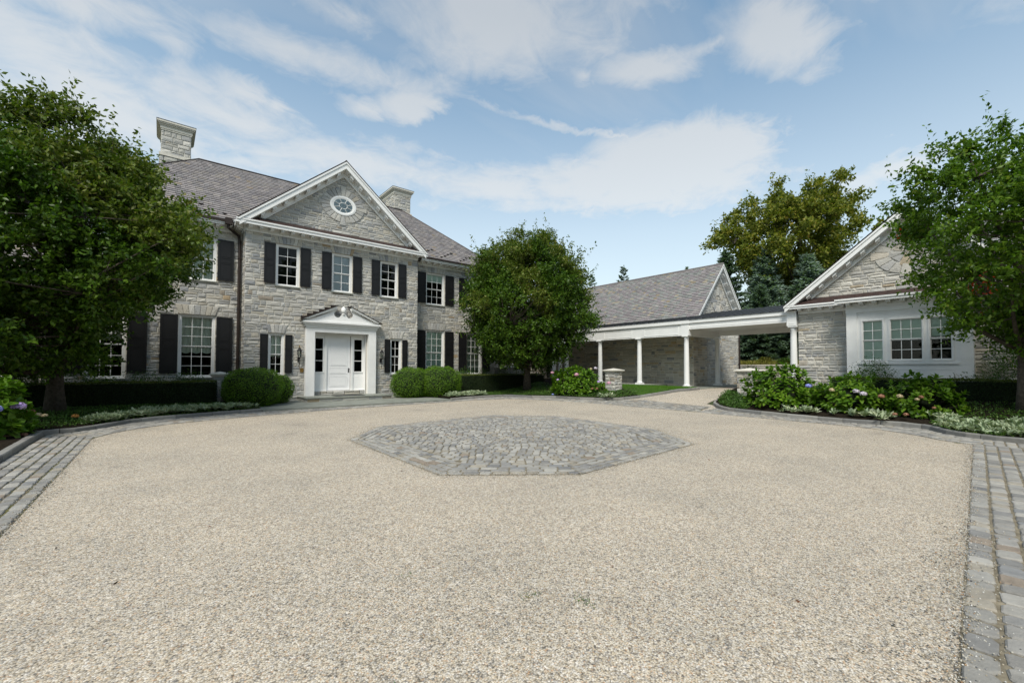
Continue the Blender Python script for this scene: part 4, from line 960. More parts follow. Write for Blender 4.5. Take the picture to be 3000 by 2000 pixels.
MB().box(YD, 5.64, 8.22, .44, .47, -.06, .12).obj('threshold', M['white'], house)

# downpipes
def downpipe(parent, pts, r_=.05, mat='gutter'):
    o = MB().tube(pts, r_, 8).obj('downpipe', M[mat], parent)
    for z in (1.9, 4.3, 6.6):
        if z < pts[-2][2] and z > pts[-1][2]: MB().box(Fr((pts[-1][0], pts[-1][1], 0), (1, 0, 0), (0, 1, 0)), -.065, .065, -.065, .065, z, z+.05).obj('bracket', M[mat], o)
MB().box(Fr((0, 0, 0), (1, 0, 0), (0, 1, 0)), 2.05, 2.32, YW-.62, YW-.40, 8.0, 8.28).obj('rain_head', M['gutter'], house)
downpipe(house, [(2.18, YW-.5, 8.1), (2.18, YW-.5, 7.86), (2.62, YW-.12, 7.66), (2.66, YW-.11, 7.4), (2.66, YW-.11, .3)], .062)
downpipe(house, [(11.55, YW-.5, 8.1), (11.50, YW-.45, 7.95), (11.24, YW-.10, 7.8), (11.22, YW-.09, 7.5), (11.22, YW-.09, .3)], .04)
downpipe(house, [(-3.62, YW-.5, 8.1), (-3.58, YW-.5, 7.9), (-3.45, YW-.11, 7.7), (-3.45, YW-.11, 7.3), (-3.45, YW-.11, .3)], .06)

# entry step and platform
slab = thing('entry_step', (XC, 21.6, .06), 'low bluestone step with stone riser under the white front door', 'step')
MB().box(W, 4.95, 8.98, 20.90, 22.63, .215, .262).obj('tread', M['blue'], slab)
st = []; MB().box(W, 5.0, 8.93, 20.96, 22.6, .06, .214).obj('riser', M['mortar'], slab)
stone_area(st, Fr((0, 20.97, 0), (1, 0, 0), Zv), 5.0, 8.93, .062, .213, 77, hs=(.15,), ls=(.3, .7)); stone_area(st, Fr((5.01, 0, 0), (0, -1, 0), Zv), -22.6, -20.97, .062, .213, 78, hs=(.15,), ls=(.3, .7)); finish_stones(st, slab, 'stone')
plat = thing('bluestone_terrace', (XC, 20, 0), None, None, kind='structure')
px_ = [2.87, 4.6, 6.1, 7.9, 9.5, 10.93]; rr = random.Random(2)
for i in range(5):
    y = 18.30; 
    for y1 in ((19.4, 21.0, 22.6) if i % 2 else (19.9, 21.4, 22.6)):
        MB().box(W, px_[i]+.004, px_[i+1]-.004, y+.004, y1-.004, -.02, .075+rr.uniform(-.001, .001)).obj('flagstone', M['blue'], plat); y = y1
mat_ = MB().box(W, 6.35, 7.75, 21.35, 22.05, .262, .278).obj('doormat', M['matr']); tag(mat_, 'black doormat lying on the bluestone step before the white front door', 'doormat')

# lanterns, plaque
def lantern(x, label):
    t = thing('wall_lantern', (x, YF-.05, 2.1), label, 'lantern', 'brass coach lanterns beside the front door'); y = YF-.22
    mb = MB(); mb.tube([(x, YF-.05, 2.02), (x, YF-.12, 1.98), (x, y, 2.03)], .018, 6).lathe((x, y, 1.62), [(.006, 0), (.022, .03), (.012, .06), (.016, .20), (.024, .24), (.014, .27), (.020, .42), (.055, .46), (.075, .50)], 10).box(Fr((x, YF-.045, 0), (1, 0, 0), Zv), -.05, .05, 1.90, 2.12, 0, .02)
    mb.obj('bracket', M['iron'], t)
    cg = MB()
    for q in range(6):
        a = math.pi*q/3; p0 = (x+.066*math.cos(a), y+.066*math.sin(a), 2.13); p1 = (x+.088*math.cos(a), y+.088*math.sin(a), 2.42); cg.tube([p0, p1], .008, 4)
    cg.lathe((x, y, 2.42), [(.115, 0), (.12, .02), (.07, .07), (.055, .10), (.06, .115), (.03, .15)], 12); cg.obj('cage', M['iron'], t)
    gl = MB(); gl.lathe((x, y, 2.13), [(.060, 0), (.082, .29)], 6); gl.obj('glass', M['glass'], t)
    MB().lathe((x, y, 2.57), [(.02, 0), (.03, .03), (.012, .06), (.022, .09), (.004, .13)], 10).obj('finial', M['brass'], t, smooth=True)
    MB().lathe((x, y, 1.58), [(.004, 0), (.016, .02), (.006, .05)], 8).lathe((x, y, 1.85), [(.022, 0), (.022, .02)], 8).obj('brass_band', M['brass'], t)
lantern(4.99, 'brass and iron coach lantern on the stone wall above the small brass plate')
lantern(8.98, 'brass and iron coach lantern between white door surround and narrow black shutter')
tag(MB().box(FB, 5.06, 5.21, 1.40, 1.60, .04, .052).obj('plaque', M['brass']), 'small brass plate on the stone wall below the coach lantern', 'plaque')

# left single-storey wing
side = thing('side_wing', (-8, YW, 0), 'single-storey stone wing with slate roof behind the big pear tree', 'house wing')
FL = Fr((0, YW+.10, 0), (1, 0, 0), Zv); hl = [(-5.45, -4.22, 1.19, 3.62)]
wl = MB(); wall_sheet(wl, FL, -12, WL-.02, -.3, 4.1, hl); wall_sheet(wl, Fr((-12, 0, 0), (0, -1, 0), Zv), -31, -YW-.1, -.3, 4.1); wl.obj('wall', M['mortar'], side)
stone_area(ST, FL, -12, WL-.03, .1, 3.98, 88, hl); finish_stones(ST, side, 'stone', 60)
window(side, FL, *hl[0], 3, 6, None); shutter(side, FL, -4.18, -3.58, 1.35, 3.58, (.42, .56)); shutter(side, FL, -6.1, -5.5, 1.35, 3.58, (.42, .56)); flat_arch(side, FL, -5.45, -4.22, 3.62, .34, 7)
cornice(side, FL, -12, WL-.3, 3.97-.30, 4.02, .42, True)
und = MB(); roof_plane(SL, und, (-12.3, YW-.35, 4.1), (1, 0, 0), (0, 4.2, 3.0), [(0, 0), (9.0, 0), (9.0, 5.16), (0, 5.16)], 17); und.obj('roof', M['under'], side); finish_slates(SL, side, 'slate', 60)

# connector between house and pavilion (one storey, behind the middle tree)
conn = thing('connecting_wing', (20.5, 25.5, .3), 'low stone connecting wing glimpsed under the round pear tree', 'house wing')
FC = Fr((0, 25.5, 0), (1, 0, 0), Zv); hc = [(20.15, 22.40, 1.85, 3.1), (24.0, 25.2, .7, 2.9)]
wl = MB(); wall_sheet(wl, FC, WR, 25.6, -.2, 3.9, hc); wl.obj('wall', M['mortar'], conn)
stone_area(ST, FC, WR, 25.6, .2, 3.8, 90, hc); finish_stones(ST, conn, 'stone3', 60)
window(conn, FC, 20.15, 21.28, 1.85, 3.1, 3, 4, None); window(conn, FC, 21.28, 22.40, 1.85, 3.1, 3, 4, None); window(conn, FC, 24.0, 25.2, .7, 2.9, 3, 4, None, sill=None)
und = MB(); roof_plane(SL, und, (WR, 25.1, 3.9), (1, 0, 0), (0, 4, 2.8), [(0, 0), (8.4, 0), (8.4, 4.88), (0, 4.88)], 19, exp=.3); und.obj('roof', M['under'], conn); finish_slates(SL, conn, 'slate', 0)

# ================================================================ garage (gabled bay facing the court)
GX = 22.39
gar = thing('garage_house', (GX, 2.98, .5), 'gabled stone outbuilding with white panelled bay window behind the hydrangeas', 'building')
FG = Fr((GX, 0, 0), (0, -1, 0), Zv); GC = -2.98
wl = MB(); wall_sheet(wl, FG, -6.77, 14, 0, 4.6, [(-4.7, -1.25, .6, 4.05)], rev=.01); wl.poly(FG, [(-6.77, 4.6), (.81, 4.6), (GC, 7.55)]); wall_sheet(wl, Fr((0, 6.77, 0), (-1, 0, 0), Zv), -32, -GX, 0, 4.6); wl.obj('wall', M['mortar'], gar)
stone_area(ST, FG, -6.79, -4.78, .4, 4.2, 101); stone_area(ST, FG, -1.2, 8, .4, 4.2, 102); stone_area(ST, FG, -6.4, .5, 4.72, 7.3, 103, clip=[(-6.22, 4.72), (.26, 4.72), (GC, 7.32)])
finish_stones(ST, gar, 'stone2')
oval_ring(gar, FG, GC, 6.25, .50, .42, .98, .82, 16, 'stone2'); oval_ring(gar, FG, GC, 6.25, .02, .02, .48, .40, 8, 'stone2')
cornice(gar, FG, -6.77, .81, 4.12, 4.50, .45, ends=.40)
MB().quadbox([FG.p(-7.0, 4.50, .47), FG.p(1.0, 4.50, .47), FG.p(.9, 4.50, 0.0), FG.p(-6.9, 4.50, 0.0)], [FG.p(-7.0, 4.515, .47), FG.p(1.0, 4.515, .47), FG.p(.55, 4.80, .045), FG.p(-6.5, 4.80, .045)]).obj('copper_flashing', M['copper'], gar)
rake(gar, FG, GC, 4.22, 7.92, .81, fas=.30, inner=.56, modn=.42)
und = MB(); gz0 = 7.94-4.25*.81; kk = math.hypot(4.25, 4.25*.81)
roof_plane(SL, und, (GX+8, 2.98+4.25, gz0), (-1, 0, 0), (0, -4.25, 4.25*.81), [(0, 0), (8.5, 0), (8.5, kk), (0, kk)], 31); roof_plane(SL, und, (GX-.5, 2.98-4.25, gz0), (1, 0, 0), (0, 4.25, 4.25*.81), [(0, 0), (8.5, 0), (8.5, kk), (0, kk)], 32)
k2 = math.hypot(5.6, 3.85); roof_plane(SL, und, (GX-.5, 2.2, 4.5), (0, -1, 0), (5.6, 0, 3.85), [(0, 0), (16, 0), (16, k2), (0, k2)], 33)
und.obj('roof', M['under'], gar); finish_slates(SL, gar, 'slate2', 120)
ed = MB()
for s_ in (-1, 1): ed.prism(FG, [(GC, 7.99), (GC+s_*4.27, gz0+.03), (GC+s_*4.27, gz0-.01), (GC, 7.94)], .42, .50)
ed.obj('slate_edge', M['gutter'], gar)
# bay
bx = .645; mb = MB(); bw = [(-4.33, -3.58, 1.93, 3.60), (-3.46, -2.42, 1.93, 3.60), (-2.32, -1.63, 1.93, 3.60)]
bay = thing('dummy', (0, 0, 0), None, None); bpy.data.objects.remove(bay)
FY = Fr((GX-bx, 0, 0), (0, -1, 0), Zv); wb = MB(); wall_sheet(wb, FY, -4.81, -1.15, .4, 4.12, bw, rev=.1)
wb.add([FY.p(-4.81, .4), FY.p(-4.81, 4.12), FY.p(-4.81, 4.12, -bx), FY.p(-4.81, .4, -bx)], [(0, 1, 2, 3)]); wb.add([FY.p(-1.15, .4), FY.p(-1.15, 4.12), FY.p(-1.15, 4.12, -bx), FY.p(-1.15, .4, -bx)], [(3, 2, 1, 0)])
bayo = wb.obj('bay', M['white'], gar)
tr = MB(); tr.box(FY, -4.81, -4.45, .4, 3.92, 0, .03).box(FY, -1.51, -1.15, .4, 3.92, 0, .03).box(FY, -4.83, -1.13, 3.92, 4.12, 0, .04).box(FY, -4.45, -1.51, 1.80, 1.88, 0, .05)
for q in range(6):
    for c in (-4.63, -1.33): x = c-.13+q*.052; tr.box(FY, x-.007, x+.007, .6, 3.60, .03, .036)
for (a, b, c, d) in bw: tr.box(FY, a, b, 1.20, 1.218, 0, .012).box(FY, a, b, 1.60, 1.618, 0, .012).box(FY, a, a+.018, 1.218, 1.60, 0, .012).box(FY, b-.018, b, 1.218, 1.60, 0, .012)
tr.box(FY, -4.45, -1.51, 3.84, 3.862, 0, .014)
tr.obj('trim', M['white'], bayo)
window(gar, FY, *bw[0], 2, 4, ('blind', 1., 'blind_g'), casing=.05, sill=None, inset=.03); window(gar, FY, *bw[1], 3, 4, ('blind', .5, 'blind_g'), casing=.05, sill=None, inset=.03); window(gar, FY, *bw[2], 2, 4, ('blind', .45, 'blind_g'), casing=.05, sill=None, inset=.03)
cornice(gar, FY, -4.81, -1.15, 4.10, 4.49, .44, ends=.30)
MB().quadbox([FY.p(-5.1, 4.49, .46), FY.p(-.86, 4.49, .46), FY.p(-.9, 4.49, -.15), FY.p(-5.06, 4.49, -.15)], [FY.p(-5.1, 4.505, .46), FY.p(-.86, 4.505, .46), FY.p(-.9, 4.56, -.15), FY.p(-5.06, 4.56, -.15)]).obj('copper_roof', M['copper'], bayo)

# ================================================================ pavilion
pav = thing('stone_pavilion', (27.8, 20, .5), 'long low stone pavilion with steep mottled slate roof behind the white colonnade', 'building')
PX0, PX1, PY0, PY1 = 24.6, 31.0, 13.1, 30.5
FP = Fr((PX0, 0, 0), (0, -1, 0), Zv); FE = Fr((0, PY0, 0), (1, 0, 0), Zv)
wl = MB(); wall_sheet(wl, FP, -PY1, -PY0, 0, 4.4); wall_sheet(wl, FE, PX0, PX1, 0, 4.4); wl.poly(FE, [(PX0, 4.4), (PX1, 4.4), (27.8, 7.9)]); wall_sheet(wl, Fr((PX1, 0, 0), (0, 1, 0), Zv), PY0, PY1, 0, 4.4); wl.obj('wall', M['mortar'], pav)
stone_area(ST, FP, -PY1+6, -PY0, .5, 4.3, 111, hs=(.14, .18, .22), ls=(.3, .8)); stone_area(ST, FE, PX0, 26.3, .5, 4.3, 112)
finish_stones(ST, pav, 'stone3')
stone_area(ST, FE, 26.3, PX1, .5, 4.4, 114); stone_area(ST, FE, PX0, PX1, 4.4, 7.9, 113, clip=[(PX0+.2, 4.4), (PX1-.2, 4.4), (27.8, 7.75)]); finish_stones(ST, pav, 'stone2', 0)
oval_ring(pav, FE, 27.8, 6.0, .40, .40, .80, .80, 16, 'stone2')
rake(pav, FE, 27.8, 3.62, 8.42, 1.08, w1=.42, fas=.26, modn=.42, inner=.62)
und = MB(); ez = 8.44-3.65*1.08; kk = math.hypot(3.65, 3.65*1.08); ye = PY0-.44
roof_plane(SL, und, (27.8-3.65, PY1, ez), (0, -1, 0), (3.65, 0, 3.65*1.08), [(0, 0), (PY1-ye, 0), (PY1-ye, kk), (0, kk)], 41, exp=.17, ws=(.16, .36)); roof_plane(SL, und, (27.8+3.65, ye, ez), (0, 1, 0), (-3.65, 0, 3.65*1.08), [(0, 0), (1, 0), (1, kk), (0, kk)], 42)
und.obj('roof', M['under'], pav); finish_slates(SL, pav, 'slate2')
MB().tube([(27.8, ye, 8.47), (27.8, PY1, 8.47)], .05, 6).obj('ridge_cap', M['slate2'], pav)
downpipe(pav, [(31.25, PY0-.1, 4.4), (31.2, PY0-.1, 4.2), (30.85, PY0-.09, 4.0), (30.85, PY0-.09, 3.8), (30.85, PY0-.09, .5)], .05)

# ================================================================ colonnade
clo = thing('colonnade', (GX, 13, .5), 'white colonnade with dark metal roof linking the pavilion to the gabled outbuilding', 'colonnade')
BX = GX  # column centre line
FCn = Fr((GX, 0, 0), (0, -1, 0), Zv)
def column(parent, x, y, z0, z1):
    h = z1-z0; prof = [(.175, .10), (.185, .13), (.17, .17), (.148, .20), (.150, .22)]
    for i in range(9): t = i/8; prof.append((.150-.026*t**1.6, .24+(h-.24-.20)*t))
    prof += [(.130, h-.19), (.142, h-.175), (.130, h-.16), (.128, h-.11), (.165, h-.075), (.170, h-.06)]
    o = MB().lathe((x, y, z0), prof, 24).obj('column', M['white'], parent, smooth=True)
    MB().box(W, x-.20, x+.20, y-.20, y+.20, z0, z0+.10).obj('plinth', M['white'], o); MB().box(W, x-.185, x+.185, y-.185, y+.185, z1-.06, z1).obj('capital', M['white'], o)
for y, z in ((12.33, .53), (15.43, .62), (18.53, .62), (21.65, .62), (22.3, .62), (22.95, .62)): column(clo, BX, y, z, 3.45)
column(clo, 26.1, 12.33, .56, 3.45); column(clo, GX, 6.98, .50, 3.60)
# beam over the pavilion side, panelled
bm_ = MB(); bm_.box(FCn, -25.0, -12.10, 3.45, 4.10, -.14, .14).box(FCn, -25.0, -12.05, 4.10, 4.30, -.20, .22).box(FCn, -25, -12.05, 4.06, 4.10, .14, .17)
pan = [(-14.98, -12.75), (-18.08, -15.88), (-21.2, -18.98), (-24.6, -22.1)]
for a, b in pan:
    for q in ((a, b, 3.52, 3.545), (a, b, 3.965, 3.99), (a, a+.025, 3.545, 3.965), (b-.025, b, 3.545, 3.965)): bm_.box(FCn, q[0], q[1], q[2], q[3], .14, .155)
bm_.box(FCn, -12.55, -12.10, 3.45, 4.06, .14, .17)
bm_.obj('beam', M['white'], clo)
b2 = MB(); b2.box(FCn, -12.10, -7.20, 3.78, 4.12, -.14, .13).box(FCn, -12.05, -6.80, 4.12, 4.31, -.2, .20).box(FCn, -7.20, -6.80, 3.60, 4.12, -.20, .20)
for q in ((-7.12, -6.88, 3.70, 3.715), (-7.12, -6.88, 4.0, 4.015)): b2.box(FCn, *q, .2, .21)
b2.obj('beam', M['white'], clo)
# soffits, back beam, side beam
MB().box(W, 22.25, 26.3, 6.8, 12.45, 3.86, 3.90).box(W, 22.25, 24.6, 12.1, 25.2, 4.08, 4.12).box(W, 22.53, 26.24, 12.19, 12.47, 3.45, 4.08).box(W, 25.96, 26.24, 6.9, 12.19, 3.60, 4.08).box(W, 22.2, 26.6, 6.8, 13.0, 4.13, 4.30).obj('ceiling', M['white'], clo)
rf = MB(); zr = lambda x: 4.32+(x-22.17)*.19
rf.quadbox([(22.15, 25.2, 4.305), (22.15, 6.75, 4.305), (24.62, 6.75, 4.305), (24.62, 25.2, 4.305)], [(22.15, 25.2, zr(22.15)), (22.15, 6.75, zr(22.15)), (24.62, 6.75, zr(24.62)), (24.62, 25.2, zr(24.62))]); rf.quadbox([(24.62, 13.06, 4.305), (24.62, 6.75, 4.305), (26.7, 6.75, 4.305), (26.7, 13.06, 4.305)], [(24.62, 13.06, zr(24.62)), (24.62, 6.75, zr(24.62)), (26.7, 6.75, zr(26.7)), (26.7, 13.06, zr(26.7))])
rfo = rf.obj('metal_roof', M['seam'], clo); y = 7.1
sm = MB().box(W, -1.24, 1.24, -.012, .012, 0, .035).mesh('standing_seam', M['seam']); sm2 = MB().box(W, -2.26, 2.26, -.012, .012, 0, .035).mesh('standing_seam', M['seam'])
while y < 25:
    l2 = y < 12.6; cx_ = (24.42 if l2 else 23.4); a = math.atan(.19)
    link('standing_seam', sm2 if l2 else sm, rfo, Matrix.Translation((cx_, y, zr(cx_)))@Matrix.Rotation(-a, 4, 'Y')); y += .42
# colonnade floor slabs
cf = thing('colonnade_floor', (23, 14, .4), None, None, kind='structure')
MB().prism(W, [(21.75, 14.6), (21.75, 11.25), (32, 12.1), (32, 12.9), (24.6, 13.1), (24.6, 14.6)], .30, .53).obj('flagstone', M['blue'], cf); MB().box(W, 21.85, 24.6, 14.85, 25.4, .30, .62).obj('flagstone', M['blue'], cf)

# ================================================================ planting
def norm(a): return a/np.maximum(np.linalg.norm(a, axis=-1, keepdims=True), 1e-9)
def leaf_mesh(name, P, Dn, size, mat, asp=.5, fold=.25, nrm=None, rs=NR):
    """two-triangle folded leaves: P base points, Dn directions, size lengths"""
    n = len(P); P = np.asarray(P, float); Dn = norm(np.asarray(Dn, float)); size = np.broadcast_to(np.asarray(size, float), (n,))[:, None]
    up = rs.normal(size=(n, 3)) if nrm is None else np.asarray(nrm, float)+rs.normal(size=(n, 3))*.35
    side = norm(np.cross(Dn, up)); nn = norm(np.cross(side, Dn))
    mid = P+Dn*size*.45
    V = np.stack([P, mid+side*size*asp*.5-nn*size*fold*.3, P+Dn*size, mid-side*size*asp*.5-nn*size*fold*.3], 1).reshape(-1, 3)
    idx = np.arange(n)[:, None]*4
    T = np.stack([idx+np.array([0, 1, 2]), idx+np.array([0, 2, 3])], 1).reshape(-1)
    me = bpy.data.meshes.new(name); me.vertices.add(4*n); me.vertices.foreach_set('co', V.astype(np.float32).ravel())
    me.loops.add(6*n); me.loops.foreach_set('vertex_index', T.astype(np.int32)); me.polygons.add(2*n)
    me.polygons.foreach_set('loop_start', np.arange(0, 6*n, 3, dtype=np.int32)); me.update(calc_edges=True); me.materials.append(mat); return me
def rdir(n, rs=NR): return norm(rs.normal(size=(n, 3)))

def broad_tree(name, base, top, crown_c, crown_r, label, group, mat, n_cl=230, spr=11, lv=17, leaf=.085, spr_l=.55, trunk_r=.2, seed=1, bare=.0, upright=.5, fork=None, clear=None, limbs_n=16, squash=1.0, shoots=40, mat2=None, taper=0., lobes=1.):
    rs = np.random.RandomState(seed); rr = random.Random(seed); base = np.array(base, float); cc = np.array(crown_c, float); cr = np.array(crown_r, float)
    t = thing(name, tuple(base), label, 'tree', group)
    # envelope: lobed ellipsoid, narrower at the top
    ph = rs.uniform(0, 6.28, 6)
    def envelope(d):
        az = np.arctan2(d[:, 1], d[:, 0]); el = d[:, 2]
        return 1+lobes*(.09*np.sin(3*az+ph[0]+2*el)+.07*np.sin(5*az+ph[1]-3*el)+.06*np.sin(4*el*2+ph[2]+az)+.05*np.sin(9*az+ph[3])*np.cos(5*el))
    d = rdir(n_cl, rs); q = rs.uniform(.16, 1, n_cl)**.42
    tp = (1-taper*np.clip(d[:, 2]*q+.25, 0, 1.2))[:, None]; cl = cc+d*cr*(q*envelope(d))[:, None]*.93*np.concatenate([tp, tp, np.ones_like(tp)], 1)
    if fork is not None: cl = cl[cl[:, 2] > fork]
    if clear is not None: cl = cl[clear(cl)]
    ncl = len(cl)
    tr = MB(); top_t = cc+np.array([0, 0, cr[2]*.55]); pts = []; K = 9
    for i in range(K+1):
        s = i/K; p = base*(1-s)+np.array([base[0]+(cc[0]-base[0])*.6, base[1]+(cc[1]-base[1])*.6, top_t[2]])*s; p = p+np.array([rr.uniform(-1, 1), rr.uniform(-1, 1), 0])*.05*s*4*min(1, s*2); pts.append(p)
    pts[0] = base-np.array([0, 0, .12])
    tr.tube(pts, [trunk_r*(1.35 if i == 0 else 1.0)*(1-.86*(i/K)**1.1) for i in range(K+1)], 12); tro = tr.obj('trunk', M['bark'], t, smooth=True)
    # limbs towards groups of clumps, then twigs to every clump
    order = rs.permutation(ncl)[:limbs_n]; ends = cl[order]; lim_pts = []
    for e in ends:
        h = np.clip((e[2]-base[2])*rr.uniform(.38, .62), (cc[2]-cr[2]*.9-base[2])*.9, top_t[2]-base[2]-.5); s = h/(top_t[2]-base[2]); a = base*(1-s)+np.array([base[0]+(cc[0]-base[0])*.6, base[1]+(cc[1]-base[1])*.6, top_t[2]])*s
        m = a*.5+e*.5+np.array([rr.uniform(-.3, .3), rr.uniform(-.3, .3), -.12*np.linalg.norm(e-a)]); P_ = [(1-u)**2*a+2*u*(1-u)*m+u*u*e for u in np.linspace(0, 1, 8)]
        lb = MB().tube(P_, list(np.linspace(trunk_r*.42, .022, 8)), 7); lb.obj('limb', M['bark'], t, smooth=True); lim_pts += P_[2:]
    lim_pts = np.array(lim_pts+[p for p in pts[3:]]); tw = MB()
    for c in cl:
        dd = np.linalg.norm(lim_pts-c, axis=1)+np.maximum(lim_pts[:, 2]-c[2], 0)*1.5; a = lim_pts[dd.argmin()]; m = (a+c)/2+np.array([rr.uniform(-.15, .15), rr.uniform(-.15, .15), rr.uniform(-.25, .05)])
        tw.tube([a, m, c], [.024, .016, .008], 4, False)
    # sprigs of leaves
    S_ = ncl*spr; ci = np.repeat(np.arange(ncl), spr); crad = rs.uniform(.35, .75, ncl)[ci]*np.mean(cr)/3.6
    o = cl[ci]+rdir(S_, rs)*crad[:, None]*rs.uniform(.1, 1, (S_, 1))*np.array([1, 1, .65*squash]); out = norm((o-cc)/cr); sd = norm(out*.9+np.array([0, 0, upright])+rs.normal(size=(S_, 3))*.55); sl = spr_l*rs.uniform(.5, 1.25, S_)
    # shoots standing out of the top
    k = rs.choice(ncl, shoots, p=(np.clip(cl[:, 2]-cc[2], .01, None)**2)/(np.clip(cl[:, 2]-cc[2], .01, None)**2).sum()); so = cl[k]+rs.normal(size=(shoots, 3))*np.array([.45, .45, .2]); sdd = norm(np.array([0, 0, 1.])+rs.normal(size=(shoots, 3))*.18+norm((so-cc)/cr)*.3)
    o = np.concatenate([o, so]); sd = np.concatenate([sd, sdd]); sl = np.concatenate([sl, spr_l*rs.uniform(1.3, 2.4, shoots)]); S2 = len(o)
    for i in range(0, S2, 3): tw.add([o[i], o[i]+np.array([.008, 0, 0]), o[i]+sd[i]*sl[i]], [(0, 1, 2)])
    tw.obj('twigs', M['bark'], t, kind='stuff')
    tt = np.tile(np.linspace(.06, 1, lv), S2)+rs.uniform(-.03, .03, S2*lv); ii = np.repeat(np.arange(S2), lv)
    P = o[ii]+sd[ii]*(sl[ii]*tt)[:, None]; P[:, 2] -= .10*(tt**2)*sl[ii]; P += rs.normal(size=P.shape)*.025*leaf/.08
    Dn = norm(sd[ii]*.35+rdir(len(P), rs)*.85+np.array([0, 0, -.35])); sz = leaf*rs.uniform(.65, 1.25, len(P))
    if mat2 is not None:
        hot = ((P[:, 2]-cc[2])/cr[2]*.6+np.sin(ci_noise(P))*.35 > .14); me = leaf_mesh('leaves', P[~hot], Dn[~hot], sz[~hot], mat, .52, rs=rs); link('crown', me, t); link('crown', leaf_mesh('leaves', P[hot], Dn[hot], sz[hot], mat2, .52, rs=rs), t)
    else: link('crown', leaf_mesh('leaves', P, Dn, sz, mat, .52, rs=rs), t)
    return t, cl
def ci_noise(P): return P[:, 0]*1.3+2*np.sin(P[:, 1]*.9)+P[:, 2]*1.1

def spruce(base, h, r_, label, seed, mat='spr', group='spruces on the slope behind the colonnade', n=130, skirt=.05):
    rs = np.random.RandomState(seed); t = thing('spruce_tree', tuple(base), label, 'tree', group); base = np.array(base, float)
    MB().tube([base-np.array([0, 0, .2]), base+np.array([0, 0, h*.96])], [r_*.07, .01], 6).obj('trunk', M['bark'], t)
    P, Dn, Nn = [], [], []; tw = []
    for i in range(n):
        s = skirt+(1-skirt)*(i+rs.rand())/n; z = h*s; L_ = r_*(1-s)**.85*rs.uniform(.78, 1.1)+.12; a = i*2.399+rs.uniform(-.3, .3); rise = .45 if s > .75 else .12
        m = max(6, int(L_*22)); u = np.linspace(.12, 1, m); dirv = np.array([math.cos(a), math.sin(a), 0]); side = np.array([-dirv[1], dirv[0], 0])
        pts = base+np.array([0, 0, z])+dirv*(u*L_)[:, None]+np.array([0, 0, 1.])*((rise*u-.42*u**2*(1-s)+.12*u**4)*L_)[:, None]
        for sd in (-1, 0, 1):
            q = pts+rs.normal(size=pts.shape)*.05*r_/2; w_ = (1-u)*.55+.12
            P.append(q); Dn.append(norm(dirv*1.+side*sd*.9*(w_[:, None]*1.6)+rs.normal(size=q.shape)*.22+np.array([0, 0, .12]))); Nn.append(np.tile([0, 0, 1.], (m, 1)))
            q2 = q+side*sd*(w_*L_*.30)[:, None]; P.append(q2); Dn.append(norm(dirv*.8+side*sd*.9+rs.normal(size=q.shape)*.35)); Nn.append(np.tile([0, 0, 1.], (m, 1)))
    P.append(base+np.array([0, 0, h*.93])+np.array([0, 0, 1.])*np.linspace(0, h*.07, 10)[:, None]); Dn.append(norm(rdir(10, rs)*.5+np.array([0, 0, 1.]))); Nn.append(np.tile([0, 0, 1.], (10, 1)))
    P = np.concatenate(P); Dn = np.concatenate(Dn); Nn = np.concatenate(Nn)
    link('crown', leaf_mesh('needles', P, Dn, rs.uniform(.20, .42, len(P))*max(.8, r_/3), M[mat], .42, .5, Nn, rs), t)
    return t

def surface_leaves(P, Nn, size, mat, seed, asp=.6, out=.6):
    rs = np.random.RandomState(seed); Dn = norm(Nn*out+rdir(len(P), rs)*.9); return leaf_mesh('leaves', P, Dn, size*rs.uniform(.6, 1.3, len(P)), mat, asp, .3, Nn, rs)
def ball(base, r_, label, seed, dens=2400, lumps=.065):
    """clipped boxwood: lumpy ellipsoid of small leaves round a dark core"""
    rs = np.random.RandomState(seed); t = thing('boxwood_ball', tuple(base), label, 'shrub', 'rounded boxwoods beside the front terrace'); c = np.array(base)+np.array([0, 0, r_[2]*.92]); R3 = np.array(r_)
    d = rdir(int(dens*(R3[0]*R3[1]+R3[0]*R3[2]*2)*2.6), rs); d = d[d[:, 2] > -.92]
    lump = 1+lumps*np.sin(d[:, 0]*7+seed)*np.cos(d[:, 2]*6+d[:, 1]*5)+.02*rs.normal(size=len(d))
    # squarer than a ball
    sq = 1/np.power((np.abs(d)**2.6).sum(1), 1/2.6); P = c+d*R3*(lump*sq)[:, None]*rs.uniform(.91, 1.025, (len(d), 1))
    link('leaves', surface_leaves(P, norm(d/R3), .046, M['box'], seed), t)
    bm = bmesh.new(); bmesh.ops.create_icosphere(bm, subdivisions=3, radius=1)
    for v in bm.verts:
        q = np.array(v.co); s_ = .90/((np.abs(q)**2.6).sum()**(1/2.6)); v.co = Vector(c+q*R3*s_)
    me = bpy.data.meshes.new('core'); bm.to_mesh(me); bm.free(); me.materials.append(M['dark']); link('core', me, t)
    return t
